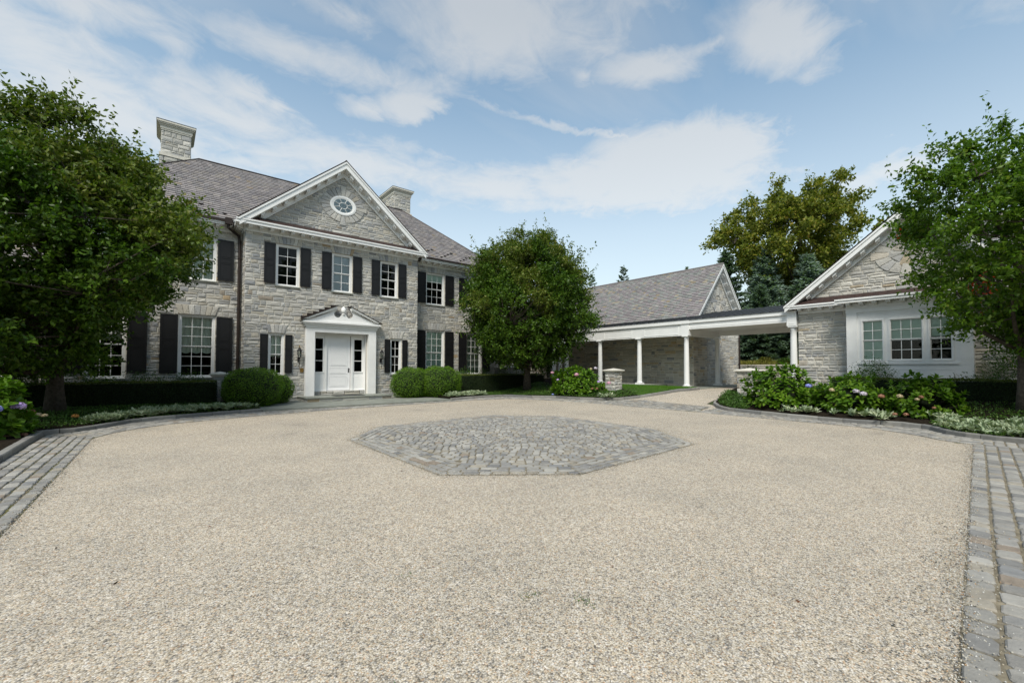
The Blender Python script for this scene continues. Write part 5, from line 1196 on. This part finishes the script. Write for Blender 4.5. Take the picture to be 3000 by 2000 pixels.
def hedge(poly_line, width, zt, zb, label, seed, mat='yew', topmat='yewt', side=1):
    """clipped hedge along a straight run: front face on the given line"""
    (x0, y0), (x1, y1) = poly_line; rs = np.random.RandomState(seed); L_ = math.hypot(x1-x0, y1-y0); u = np.array([(x1-x0)/L_, (y1-y0)/L_, 0]); nb = np.array([-u[1], u[0], 0])*side
    t = thing('clipped_hedge', ((x0+x1)/2, (y0+y1)/2, zb), label, 'hedge'); O = np.array([x0, y0, 0.]); h = zt-zb
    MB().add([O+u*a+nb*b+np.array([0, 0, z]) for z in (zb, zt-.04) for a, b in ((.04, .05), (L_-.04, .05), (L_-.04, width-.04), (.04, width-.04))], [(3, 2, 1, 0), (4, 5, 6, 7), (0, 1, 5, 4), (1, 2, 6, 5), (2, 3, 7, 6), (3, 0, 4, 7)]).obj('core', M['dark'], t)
    n = int(L_*h*1500); a = rs.uniform(0, L_, n); z = zb+h*rs.rand(n); wob = .02*np.sin(a*3+z*4); P = O+u*a[:, None]+nb*(wob+rs.uniform(-.02, .05, n))[:, None]+np.array([0, 0, 1.])*z[:, None]
    Nf = np.tile(-nb, (n, 1)); m = int(width*h*1500); ends = []
    for e, sg in ((0, -1), (L_, 1)):
        b = rs.uniform(0, width, m); z = zb+h*rs.rand(m); ends.append((O+u*(e+rs.uniform(-.03, .03, m))[:, None]+nb*b[:, None]+np.array([0, 0, 1.])*z[:, None], np.tile(u*sg, (m, 1))))
    P = np.concatenate([P]+[e[0] for e in ends]); Nf = np.concatenate([Nf]+[e[1] for e in ends]); link('leaves', surface_leaves(P, Nf, .042, M[mat], seed), t)
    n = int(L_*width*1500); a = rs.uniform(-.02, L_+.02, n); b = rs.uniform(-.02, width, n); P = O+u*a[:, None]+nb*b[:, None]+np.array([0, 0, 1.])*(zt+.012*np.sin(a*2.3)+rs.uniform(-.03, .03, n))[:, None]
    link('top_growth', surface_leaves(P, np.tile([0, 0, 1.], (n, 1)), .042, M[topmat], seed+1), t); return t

def big_leaf(k):
    key = ('bl', k)
    if key in UNIT: return UNIT[key]
    rr = random.Random(k+3); b = rr.uniform(.10, .24); f = rr.uniform(.05, .10); w_ = rr.uniform(.27, .33)
    xs = [0, .18, .45, .75, 1.0]; ws = [.03, w_*.75, w_, w_*.62, .0]; vs_ = []; 
    for x, w in zip(xs, ws): z = -b*x*x; vs_ += [(-w, x, z+f*w*2.2), (0, x, z), (w, x, z+f*w*2.2)]
    fs = []
    for i in range(4): fs += [(3*i, 3*i+1, 3*i+4, 3*i+3), (3*i+1, 3*i+2, 3*i+5, 3*i+4)]
    UNIT[key] = MB().add(vs_, fs).mesh('leaf', M['hyd'], True); return UNIT[key]
def flower(mk, k=0):
    key = ('fl', mk, k)
    if key in UNIT: return UNIT[key]
    rs = np.random.RandomState(k+9); mb = MB()
    for d in rdir(85, rs):
        if d[2] < -.55: continue
        p = d*np.array([1, 1, .72])*rs.uniform(.88, 1.03); a = norm(np.cross(d, rdir(1, rs)[0])); b = np.cross(d, a); s_ = .17
        mb.add([p+(a+b)*s_-d*.03, p+(b-a)*s_-d*.03, p-(a+b)*s_-d*.03, p-(b-a)*s_-d*.03, p+d*.02], [(0, 1, 4), (1, 2, 4), (2, 3, 4), (3, 0, 4)])
    UNIT[key] = mb.mesh('flower_head', M[mk]); return UNIT[key]
def hydrangea(base, r_, label, seed, flowers, n=90, parts=70, leaf=.155):
    rs = np.random.RandomState(seed); t = thing('hydrangea', tuple(base), label, 'shrub', 'hydrangea bushes along the kerb'); b = np.array(base, float); R3 = np.array(r_); c = b+np.array([0, 0, R3[2]*.25])
    n = int(n*2.1); d = rdir(n*3, rs); d = d[d[:, 2] > -.30][:n]; ph = rs.uniform(0, 6, 3)
    rr_ = (1+.10*np.sin(4*d[:, 0]+ph[0])*np.cos(5*d[:, 2]+ph[1]))*rs.uniform(.62, 1.03, len(d))**.8; P = c+d*R3*rr_[:, None]; P[:, 2] = np.maximum(P[:, 2], b[2]+.08)
    st = MB()
    for i in range(0, len(P), 2): st.tube([b+np.array([rs.uniform(-.2, .2), rs.uniform(-.2, .2), -.05]), (b+P[i])/2+np.array([0, 0, -.02]), P[i]], [.012, .009, .006], 4, False)
    st.obj('stems', M['bark'], t, kind='stuff')
    items = []
    for p, dd in zip(P, norm(d*R3)):
        ax = norm(dd+np.array([0, 0, .75])); a = norm(np.cross(ax, [.3, .5, .1])); e = np.cross(ax, a); q0 = rs.uniform(0, 6.28)
        for ringi, (m, tilt, ln) in enumerate(((4, .30, .62), (4, .75, 1.0), (3, 1.15, 1.05))):
            for k in range(m):
                q = q0+ringi*.8+2*math.pi*k/m+rs.uniform(-.25, .25); rad_ = a*math.cos(q)+e*math.sin(q); y = norm(ax*math.cos(tilt)+rad_*math.sin(tilt)+rs.normal(size=3)*.12-np.array([0, 0, .18*ringi])); x = norm(np.cross(y, ax+rs.normal(size=3)*.08)); z = np.cross(x, y)
                s_ = leaf*ln*rs.uniform(.75, 1.2); o = p-ax*ringi*.045+y*.01; items.append((o, x*s_, y*s_, z*s_))
    # inner fill
    sc = []
    for i, it in enumerate(items):
        q = proj(it[0]); sc.append((np.linalg.norm(it[2])/q[2]*(1 if np.dot(norm(it[0]-c), norm(np.array([0, 0, H])-c)) > .2 else .3) if q and -30 < q[0] < 3030 else 0, i))
    ch = set(i for s_, i in sorted(sc, reverse=True)[:parts] if s_ > 0); V, Fc = [], []
    proto = [np.array([tuple(v.co) for v in big_leaf(k).vertices]) for k in range(5)]; pf = [tuple(p.vertices) for p in big_leaf(0).polygons]
    for i, (o, x, y, z) in enumerate(items):
        k = i % 5
        if i in ch: link('leaf', big_leaf(k), t, Matrix(((x[0], y[0], z[0], o[0]), (x[1], y[1], z[1], o[1]), (x[2], y[2], z[2], o[2]), (0, 0, 0, 1))))
        else:
            bs = len(V); V += [tuple(w) for w in (o+proto[k][:, :1]*x+proto[k][:, 1:2]*y+proto[k][:, 2:3]*z)]; Fc += [tuple(bs+j for j in f) for f in pf]
    me = bpy.data.meshes.new('foliage'); me.from_pydata(V, [], Fc); me.materials.append(M['hyd']); me.shade_smooth(); tag(link('foliage', me, t), kind='stuff')
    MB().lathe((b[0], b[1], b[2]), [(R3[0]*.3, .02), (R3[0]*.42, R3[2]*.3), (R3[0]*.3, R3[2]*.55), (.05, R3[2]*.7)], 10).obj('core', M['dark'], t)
    for (fx, fy, fz, s_, mk) in flowers: link('flower_head', flower(mk, int(fx*10) % 3), t, Matrix.Translation((fx, fy, fz))@Matrix.Scale(s_, 4))
    return t

def rosettes(P, size, seed, nl=14):
    """silver-leaved rosettes -> (points, dirs, sizes)"""
    rs = np.random.RandomState(seed); n = len(P); i = np.repeat(np.arange(n), nl); q = rs.uniform(0, 6.28, n*nl); ti = rs.uniform(.15, 1.35, n*nl)
    D_ = np.stack([np.cos(q)*np.sin(ti), np.sin(q)*np.sin(ti), np.cos(ti)], 1); return P[i]+rs.normal(size=(n*nl, 3))*.012, D_, size*rs.uniform(.6, 1.2, n*nl)
def long_leaves(name, P, Dn, size, mat, asp=.3, droop=.25, rs=NR):
    n = len(P); Dn = norm(Dn); side = norm(np.cross(Dn, np.array([0, 0, 1.])+rs.normal(size=(n, 3))*.3)); s_ = np.asarray(size)[:, None]; nn = norm(np.cross(side, Dn)); nn = np.where(nn[:, 2:3] < 0, -nn, nn)
    V = np.stack([P, P+Dn*s_*.45+side*s_*asp*.5+nn*s_*.06, P+Dn*s_*.5-nn*s_*.02, P+Dn*s_*.45-side*s_*asp*.5+nn*s_*.06, P+Dn*s_-np.array([0, 0, 1.])*s_*droop], 1).reshape(-1, 3)
    F4 = [(0, 1, 2), (0, 2, 3), (1, 4, 2), (3, 2, 4)]; idx = np.arange(n)[:, None, None]*5; T = (idx+np.array(F4)[None]).reshape(-1)
    me = bpy.data.meshes.new(name); me.vertices.add(5*n); me.vertices.foreach_set('co', V.astype(np.float32).ravel()); me.loops.add(12*n); me.loops.foreach_set('vertex_index', T.astype(np.int32)); me.polygons.add(4*n)
    me.polygons.foreach_set('loop_start', np.arange(0, 12*n, 3, dtype=np.int32)); me.update(calc_edges=True); me.materials.append(mat); return me
def scatter_in(poly, n, rs, zf, off=0.):
    x0, x1 = min(p[0] for p in poly), max(p[0] for p in poly); y0, y1 = min(p[1] for p in poly), max(p[1] for p in poly); out = []
    while len(out) < n:
        x, y = rs.uniform(x0, x1), rs.uniform(y0, y1)
        if inside(x, y, poly): out.append((x, y, zf(x, y)+off))
    return np.array(out)
def cover(name, poly, n, size, mat, seed, zf, height=.10, label=None, cat=None):
    rs = np.random.RandomState(seed); P = scatter_in(poly, n, rs, zf); P[:, 2] += rs.uniform(0, 1, n)**.7*height*(.6+.4*np.sin(P[:, 0]*3.1)*np.cos(P[:, 1]*2.7)); D_ = norm(rdir(n, rs)+np.array([0, 0, .35]))
    o = link(name, leaf_mesh('leaves', P, D_, size*rs.uniform(.6, 1.3, n), M[mat], .55, .25, np.tile([0, 0, 1.], (n, 1)), rs)); return tag(o, label, cat, kind='stuff')
def silver(name, poly, n, size, seed, zf, label=None, cat=None, lift=.05, nl=14, kind='stuff'):
    rs = np.random.RandomState(seed); P = scatter_in(poly, n, rs, zf, lift); P[:, 2] += rs.uniform(0, .10, n); A = rosettes(P, size, seed, nl)
    o = link(name, long_leaves('leaves', A[0], A[1], A[2], M['lamb'], .30, .2, rs)); return tag(o, label, cat, kind=kind)

zA = lambda x, y: ground_z(x, y)+riseA(x, y); zB = lambda x, y: ground_z(x, y)+riseB(x, y); zC = lambda x, y: ground_z(x, y)+riseC(x, y)

# trees of the court
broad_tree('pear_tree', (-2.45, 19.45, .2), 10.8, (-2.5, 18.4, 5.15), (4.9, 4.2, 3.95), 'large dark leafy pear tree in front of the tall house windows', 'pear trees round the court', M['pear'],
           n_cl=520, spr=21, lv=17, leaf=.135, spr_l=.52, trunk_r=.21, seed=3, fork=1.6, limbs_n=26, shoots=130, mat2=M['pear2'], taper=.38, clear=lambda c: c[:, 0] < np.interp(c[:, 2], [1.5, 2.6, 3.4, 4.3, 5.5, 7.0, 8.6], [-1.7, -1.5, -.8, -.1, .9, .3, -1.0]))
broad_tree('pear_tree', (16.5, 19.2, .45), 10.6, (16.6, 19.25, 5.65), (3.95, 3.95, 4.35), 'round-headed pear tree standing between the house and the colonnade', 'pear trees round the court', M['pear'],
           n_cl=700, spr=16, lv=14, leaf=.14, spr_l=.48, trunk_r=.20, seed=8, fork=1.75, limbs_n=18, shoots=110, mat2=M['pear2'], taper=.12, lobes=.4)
tR, clR = broad_tree('pear_tree', (17.6, .0, .42), 8.2, (17.6, .0, 5.0), (3.2, 3.9, 3.0), 'open-branched pear tree with a few red leaves before the gable', 'pear trees round the court', M['pear3'],
           n_cl=260, spr=17, lv=16, leaf=.125, spr_l=.52, trunk_r=.15, seed=14, fork=2.3, limbs_n=24, shoots=45, clear=lambda c: (c[:, 1] < np.interp(c[:, 2], [2., 2.7, 3.3, 4.0, 4.8, 5.8, 6.8, 8.], [.1, .5, 1.5, 1.9, 1.8, 2.4, 3.2, 1.6])))
rs = np.random.RandomState(5); rc = np.concatenate([np.array([[17.3, .75, 3.95]])+rs.normal(size=(60, 3))*np.array([.15, .16, .16]), np.array([[17.3, .55, 3.2]])+rs.normal(size=(16, 3))*.15, np.array([[17., 2.4, 5.8]])+rs.normal(size=(6, 3))*.1])
tag(link('red_leaves', leaf_mesh('leaves', rc, norm(rdir(len(rc), rs)+np.array([0, 0, -.5])), .11, M['red'], .5, rs=rs), tR), 'cluster of bright red leaves')

# maple and spruces beyond
broad_tree('maple_tree', (51.5, 15.2, 4.0), 23, (50.4, 15.5, 15.0), (8.0, 6.9, 6.1), 'tall spreading maple turning yellow-green on the slope behind the colonnade', None, M['maple'],
           n_cl=280, spr=13, lv=14, leaf=.34, spr_l=.9, trunk_r=.5, seed=21, limbs_n=22, shoots=30, upright=.3, fork=9.0, squash=.55)
spruce((44.5, 16.3, 3.0), 10.0, 3.4, 'blue spruce with silvery tips standing in the middle of the gap behind the colonnade', 31)
spruce((43.5, 19.6, 3.0), 10.4, 3.0, 'green spruce close behind the pavilion gable', 32, 'sprd')
spruce((45.5, 12.9, 3.2), 8.9, 3.2, 'blue-green spruce half hidden by the white gable roof', 33)
for i, (x, y, h) in enumerate(((40.2, 15.1, 7.4), (40.6, 12.4, 7.0), (40.0, 18.4, 6.6), (43.0, 10.4, 6.6), (39.2, 10.4, 6.0), (38.8, 20.8, 6.2))):
    spruce((x, y, ground_z(x, y)), h, 2.5, ['dark spruce seen through the covered drive', 'dark spruce beside the last white column', 'dark spruce just behind the pavilion corner', 'dark spruce behind the gabled outbuilding wall', 'low dark spruce screened by the gabled outbuilding', 'dark spruce hidden behind the stone pavilion'][i], 40+i, 'sprd', n=110, skirt=.0)
spruce((41.4, 30.7, 3.0), 10.6, 1.9, 'spruce tip showing above the pavilion ridge', 51, 'sprd', n=70, group='spruce tips over the pavilion roof')
spruce((38.5, 33.0, 3.0), 9.5, 1.7, 'spruce tip beside the round pear tree, over the pavilion roof', 52, n=60, group='spruce tips over the pavilion roof')
spruce((47.6, 26.0, 3.2), 10.4, 1.6, 'smallest spruce tip over the pavilion ridge near its gable', 53, n=60, group='spruce tips over the pavilion roof')
woods = NR.rand(26); rs = np.random.RandomState(77)
P = []
for i in range(110): c = np.array([rs.uniform(54, 66), rs.uniform(2, 40), 3.6+rs.uniform(0, 7.0)]); P.append(c+rs.normal(size=(260, 3))*np.array([1.1, 1.1, .9]))
P = np.concatenate(P); tag(link('woodland', leaf_mesh('leaves', P, rdir(len(P), rs), .34*rs.uniform(.6, 1.3, len(P)), M['pear'], .6, rs=rs)), 'mass of dark woodland beyond the spruces', 'woodland', kind='stuff')

rs = np.random.RandomState(78); P = []
for i in range(230): a_ = rs.uniform(math.pi*1.02, math.pi*1.75); r_ = rs.uniform(26, 40); c = np.array([5+r_*math.cos(a_), 6+r_*math.sin(a_), rs.uniform(1., 15.5)]); P.append(c+rs.normal(size=(170, 3))*np.array([1.6, 1.6, 1.3]))
P = np.concatenate(P); tag(link('woodland', leaf_mesh('leaves', P, rdir(len(P), rs), .75*rs.uniform(.6, 1.3, len(P)), M['pear'], .7, rs=rs)), 'wood standing across the court from the house', 'woodland', kind='stuff')
# retaining wall, grasses
rw = thing('retaining_wall', (34, 13, .5), 'low stone retaining wall at the end of the drive', 'wall'); FRW = Fr((33.0, 0, 0), (0, -1, 0), Zv)
MB().box(FRW, -20, -6, .3, 1.80, -.4, 0).obj('wall', M['mortar'], rw); st = []; stone_area(st, FRW, -20, -6, .45, 1.80, 120, ls=(.3, .7)); finish_stones(st, rw, 'stone2', 60); MB().box(FRW, -20, -6, 1.80, 1.88, -.45, .05).obj('coping', M['cast'], rw)
MB().add([(33.2, 6, 1.80), (33.2, 20, 1.80), (37, 20, 1.95), (37, 6, 1.95), (42, 20, 2.9), (42, 6, 2.9)], [(0, 3, 2, 1), (3, 5, 4, 2)]).obj('terrace_slope', M['soil'], kind='structure')
rs = np.random.RandomState(61); n = 9000; P = np.stack([rs.uniform(33.2, 37, n), rs.uniform(6, 20, n), np.full(n, 1.82)], 1); D_ = norm(rs.normal(size=(n, 3))*.3+np.array([0, 0, 1.])); tag(link('fountain_grass', long_leaves('blades', P, D_, rs.uniform(.3, .6, n), M['dry'], .05, .2, rs)), 'dry fountain grass along the top of the retaining wall', 'grass', kind='stuff')
def tuft(x, y, z, h, mat, label, seed, n=350, spread=.5):
    rs = np.random.RandomState(seed); P = np.tile([x, y, z], (n, 1))+rs.normal(size=(n, 3))*np.array([.12, .12, .0]); D_ = norm(rs.normal(size=(n, 3))*spread+np.array([0, 0, 1.])); tag(link('grass_clump', long_leaves('blades', P, D_, h*rs.uniform(.6, 1.1, n), M[mat], .04, .35, rs)), label, 'grass clump')
tuft(33.9, 12.5, 1.85, 1.0, 'dry', 'feathery grass clump with pale plumes on the retaining wall', 62); tuft(33.6, 11.0, 1.85, .9, 'vinca', 'rounded yellow-green clump beside the last white column', 63, 500, .8)

# hedges, boxwoods
hedge([(-4.6, 20.6), (1.66, 20.6)], .95, 1.075, .2, 'dark clipped hedge under the big pear tree before the tall windows', 71)
hedge([(12.9, 20.55), (19.2, 20.55)], .95, 1.20, .25, 'dark clipped hedge behind the round pear tree', 72)
hedge([(18.55, 4.6), (18.55, -2.4)], 1.0, 1.27, .3, 'dark clipped hedge before the white bay window', 73, side=1)
def shrub(pos, r_, mat, label, seed, dens=900, size=.06, group=None):
    rs = np.random.RandomState(seed); t = thing('low_shrub', tuple(pos), label, 'shrub', group); R3 = np.array(r_); d = rdir(int(dens*(R3[0]*R3[1]+R3[0]*R3[2]+R3[1]*R3[2])*3), rs); d = d[d[:, 2] > -.3]
    P = np.array(pos)+np.array([0, 0, R3[2]*.3])+d*R3*(rs.uniform(.55, 1.05, (len(d), 1)))*(1+.12*np.sin(7*d[:, :1]+5*d[:, 1:2])); link('leaves', surface_leaves(P, d, size, M[mat], seed, .5), t); return t
for i, x in enumerate((-3.2, -1.9, -.5, .8)): shrub((x, 22.2, .25), (.85, .55, .95), 'vinca', ['low bronze-green shrub against the house wall nearest the downpipe', 'low shrub under the window half hidden by the pear trunk', 'low shrub between the two tall ground-floor windows', 'low shrub under the tall window next to the boxwood'][i], 80+i, group='foundation shrubs behind the left hedge')
for i, x in enumerate((14.2, 15.6, 17.2)): shrub((x, 22.3, .3), (.9, .5, 1.0), 'vinca', ['low shrub under the pale green window beside the boxwoods', 'low shrub behind the middle hedge under the last shutter', 'low shrub at the corner of the house behind the hedge'][i], 90+i, group='foundation shrubs behind the middle hedge')
shrub((-4.0, 22.2, .3), (.6, .6, 1.2), 'yew', 'dark glossy shrub at the foot of the side wing', 95, 1300, .06)
shrub((21.3, 3.9, .5), (.8, .8, 1.15), 'vinca', 'low leafy shrub at the left foot of the white bay', 96); shrub((21.4, .1, .5), (1.0, 1.0, 1.7), 'vinca', 'loose tall shrub against the stone at the right of the bay', 97, 700)
shrub((31.5, 12.6, .5), (1.1, .8, 1.0), 'yew', 'dark rounded shrub at the pavilion corner beyond the columns', 98, 1400, .06)
shrub((19.8, 1.2, .5), (.9, .8, .7), 'yewt', 'bronze shrub behind the right-hand hedge', 99)
ball((2.85, 20.35, .05), (1.02, .95, .80), 'large rounded boxwood at the left end of the bluestone terrace', 101); ball((3.75, 21.35, .05), (.75, .7, .66), 'smaller rounded boxwood tucked behind the large one at the left of the door', 102)
ball((10.05, 21.1, .03), (.98, .9, .82), 'rounded boxwood nearest the front door on its right side', 103); ball((11.45, 20.55, .05), (1.08, .98, .85), 'rounded boxwood next to the middle hedge', 104)

# stone piers
def pier(x0, y0, s_, zb, zt, label, seed, flare=False, group=None):
    t = thing('stone_pier', (x0+s_/2, y0+s_/2, zb), label, 'pier', group); MB().box(W, x0+.02, x0+s_-.02, y0+.02, y0+s_-.02, zb, zt-.12).obj('core', M['mortar'], t)
    st = []; stone_area(st, Fr((0, y0+.015, 0), (1, 0, 0), Zv), x0, x0+s_, zb, zt-.16, seed, hs=(.13, .16, .2), ls=(.25, .5)); stone_area(st, Fr((x0+.015, 0, 0), (0, -1, 0), Zv), -y0-s_, -y0, zb, zt-.16, seed+1, hs=(.13, .16, .2), ls=(.25, .5)); finish_stones(st, t, 'stone')
    mb = MB(); a, b, c, d = x0-.04, x0+s_+.04, y0-.04, y0+s_+.04; mb.box(W, a, b, c, d, zt-.16, zt-.12)
    for e, z0, z1 in ((.03, zt-.12, zt-.09), (.07, zt-.09, zt-.045)): mb.box(W, x0-e-.03, x0+s_+e+.03, y0-e-.03, y0+s_+e+.03, z0, z1)
    e = .10; A = [(x0-e, y0-e, zt-.045), (x0+s_+e, y0-e, zt-.045), (x0+s_+e, y0+s_+e, zt-.045), (x0-e, y0+s_+e, zt-.045)]; mx, my = x0+s_/2, y0+s_/2
    mb.add(A+[(mx, my, zt+.045)], [(0, 1, 4), (1, 2, 4), (2, 3, 4), (3, 0, 4)]); mb.obj('cap', M['cast'], t)
pier(17.6, 13.62, .62, .25, 1.57, 'stone gate pier at the left of the covered drive, next to the lawn', 131, group='gate piers at the drive'); pier(17.95, 6.95, .74, .28, 1.60, 'stone gate pier rising behind the big hydrangea at the right of the drive', 133, group='gate piers at the drive')
pier(1.60, 21.2, .50, .2, 1.42, 'stone pier between the left hedge and the large boxwood', 135); pier(18.6, 23.6, 1.7, .3, 1.72, 'wide stone pier with flared cap behind the middle hedge', 137); pier(-6.1, 21.0, 1.3, .2, 1.3, 'stone pier at the far left behind the hydrangea', 139)

# hydrangeas
hydrangea((-3.2, 14.9, .10), (1.0, 1.35, 1.10), 'hydrangea with large lilac heads at the corner of the cobbled drive', 141, [(-2.35, 14.35, .78, .125, 'fl_lil'), (-2.5, 13.45, .80, .105, 'fl_blue'), (-2.30, 15.2, .60, .075, 'fl_brown'), (-2.25, 15.6, .48, .08, 'fl_tan'), (-2.2, 16.1, .42, .065, 'fl_tan'), (-2.3, 14.6, .12, .07, 'fl_brown'), (-2.6, 13.3, 1.2, .07, 'fl_blue')], 110, 150, .20)
hydrangea((16.95, 15.65, .30), (1.0, 1.75, 1.15), 'broad hydrangea with pink heads in front of the colonnade', 142, [(16.45, 17.0, 1.36, .10, 'fl_pink'), (16.3, 16.4, .98, .10, 'fl_lil'), (16.3, 15.05, 1.28, .13, 'fl_pink'), (16.5, 13.75, .95, .09, 'fl_lil'), (16.6, 13.2, .90, .11, 'fl_pink'), (16.8, 14.2, 1.62, .10, 'fl_pale'), (16.0, 16.5, .20, .08, 'fl_blue'), (16.3, 14.0, .6, .07, 'fl_brown'), (16.3, 13.7, .62, .07, 'fl_brown'), (16.9, 14.6, 1.58, .08, 'fl_tan')], 150, 90, .17)
hydrangea((17.1, 5.75, .30), (1.05, 1.35, 1.20), 'tallest hydrangea, nearly flowerless, beside the right gate pier', 143, [(16.15, 4.62, 1.06, .10, 'fl_blue')], 120, 120, .17)
hydrangea((17.0, 3.7, .30), (.90, 1.1, .90), 'hydrangea with pale lilac heads in the middle of the right bed', 144, [(16.25, 4.0, .95, .09, 'fl_tan'), (16.2, 3.36, .94, .105, 'fl_pale'), (16.15, 3.18, .87, .10, 'fl_pale'), (16.1, 2.75, .82, .09, 'fl_brown')], 85, 90, .165)
hydrangea((17.1, 2.0, .30), (.85, .95, .95), 'yellowing hydrangea with dried brown heads before the clipped hedge', 145, [(16.2, 2.35, .84, .085, 'fl_tan'), (16.25, 1.9, .84, .065, 'fl_brown'), (16.2, 1.98, .77, .06, 'fl_tan'), (16.3, 1.65, .55, .05, 'fl_brown'), (16.0, 2.44, .33, .065, 'fl_brown'), (16.0, 2.2, .34, .07, 'fl_brown')], 80, 90, .165)

# ground planting
cover('ground_cover', [(-4.5, 17.9), (-2.2, 15.7), (-1.2, 16.2), (-.7, 17.1), (.0, 17.5), (.9, 17.85), (2.8, 18.4), (2.2, 20.4), (-4.5, 20.4)], 15000, .052, 'vinca', 151, zA, .10, 'low dark ground cover round the trunk of the big pear tree', 'ground cover')
cover('ground_cover', [(13.2, 19.2), (14.5, 19.2), (15.0, 18.9), (15.15, 18.1), (15.5, 17.3), (15.9, 16.2), (17.4, 17.2), (18.6, 20.4), (13.0, 20.4)], 11000, .06, 'vinca', 152, zB, .12, 'low ground cover under the round pear tree', 'ground cover')
cover('ground_cover', [(16.0, 16.0), (16.02, 14.6), (16.25, 13.4), (16.7, 12.6), (17.3, 12.1), (17.9, 12.6), (17.5, 14.5), (16.7, 16)], 4500, .06, 'vinca', 153, zB, .14, 'bright ground cover between kerb and gate pier', 'ground cover')
cover('ground_cover', [(17.2, 8.15), (16.5, 7.7), (16.1, 7.15), (16.0, 6.5), (17.4, 6.7), (18.6, 8.3)], 3800, .06, 'vinca', 154, zC, .22, 'rounded mat of ground cover at the tip of the right bed', 'ground cover')
cover('ground_cover', [(15.9, 1.7), (15.0, 1.35), (14.6, .95), (14.45, .4), (14.45, -3), (18, -3), (18.3, 1.0), (17, 1.8)], 9000, .06, 'vinca', 155, zC, .08, 'ground cover under the open-branched pear tree', 'ground cover')
silver('silver_edging', [(-1.6, 16.3), (-1.1, 16.25), (-.65, 17.2), (.0, 17.6), (.9, 17.95), (2.75, 18.45), (2.2, 18.9), (.6, 18.6), (-.5, 18.2)], 300, .19, 161, zA, 'band of silver-leaved lambs ear along the left kerb', 'ground cover', .04)
silver('silver_edging', [(11.0, 18.6), (12.2, 19.0), (13.6, 19.25), (13.6, 20.0), (12.0, 20.0), (11.1, 19.4)], 150, .19, 162, zB, 'band of silver-leaved lambs ear beside the terrace right of the door', 'ground cover', .04)
silver('silver_edging', [(15.7, 1.55), (15.0, 1.35), (14.6, 1.0), (14.45, .4), (14.45, -2.5), (15.6, -2.5), (15.9, .6), (16.6, 1.6)], 330, .17, 163, zC, 'spread of silver and yellow-green leaves along the right kerb', 'ground cover', .02)
for i, (x, y, s_, lab) in enumerate(((15.95, 4.95, .24, 'silver-leaved clump below the blue hydrangea head'), (16.05, 4.5, .22, 'silver-leaved clump just right of its twin by the kerb'), (15.95, 3.25, .26, 'spiky silver-leaved clump before the pale lilac hydrangea'), (15.95, 2.75, .24, 'silver-leaved clump under the dried brown flower head'), (16.2, 1.6, .22, 'silver-leaved clump at the edge of bare mulch'), (16.3, 12.9, .26, 'silver clump at the foot of the left gate pier'), (15.9, .1, .20, 'tall silver-leaved stalk before the clipped hedge'))):
    rs = np.random.RandomState(170+i); P = np.array([[x+rs.normal()*.12, y+rs.normal()*.22, (zC if y < 9 else zB)(x, y)+.03+rs.uniform(0, .08)] for _ in range(9)]); A = rosettes(P, s_, 180+i, 12); tag(link('lambs_ear', long_leaves('leaves', A[0], A[1], A[2], M['lamb'], .30, .2, rs)), lab, 'plant', 'silver-leaved clumps in the right bed' if y < 9 else None)
tag(link('marigold', flower('fl_mar', 1), None, Matrix.Translation((-1.75, 16.9, .30))@Matrix.Scale(.08, 4)), 'small orange flower head in the dark ground cover', 'flower')
# lawn blades
rs = np.random.RandomState(190); P = scatter_in(lawn_poly, 26000, rs, ground_z, .10); D_ = norm(rs.normal(size=P.shape)*.35+np.array([0, 0, 1.])); tag(link('lawn_grass', long_leaves('blades', P, D_, rs.uniform(.04, .085, len(P)), M['grass'], .16, .1, rs)), 'short green lawn between kerb and colonnade', 'lawn', kind='stuff')
# weeds and litter on the gravel and in the joints
rs = np.random.RandomState(200); P = []
for (x, y, k_) in ((2.05, 2.35, 60), (2.3, 2.05, 80), (.9, 2.1, 40), (13.3, 1.0, 60), (1.5, 3.2, 20)): P.append(np.array([x, y, .004])+rs.normal(size=(k_, 3))*np.array([.035, .035, 0]))
P = np.concatenate(P); tag(link('weeds', long_leaves('blades', P, norm(rs.normal(size=P.shape)*.8+np.array([0, 0, .8])), rs.uniform(.008, .025, len(P)), M['vinca'], .3, .2, rs)), 'tiny weeds coming up through the gravel', 'weeds', kind='stuff')
rs = np.random.RandomState(201)
FLAB = ['brown leaf on the gravel at the left beside the cobbled edge', 'curled dark leaf on the gravel left of centre below the medallion', 'dark red leaf on the gravel right of centre', 'brown leaf on the gravel close to the right cobbles in front', 'dark leaf on the gravel a stride from the right cobbles', 'leaf on the gravel just outside the near left corner of the medallion', 'brown leaf lowest at the left on the gravel', 'leaf on the gravel off the right point of the medallion', 'leaf on the gravel between the medallion and the front door', 'leaf on the gravel under the right flower bed kerb']
for i, (px, py) in enumerate(((160, 1610), (610, 1545), (1800, 1660), (2620, 1830), (2330, 1760), (1180, 1380), (330, 1715), (2080, 1350), (940, 1230), (2560, 1290))):
    d = ray(px, py); t_ = -H/d[2]; x, y = d[0]*t_, d[1]*t_
    tag(link('fallen_leaf', leaf_mesh('leaf', np.array([[x, y, .012]]), np.array([[rs.normal(), rs.normal(), .15]]), .045, M['fl_brown'] if i % 3 else M['bark'], .55, .4, rs=rs)), FLAB[i], 'leaf', 'fallen leaves on the gravel')
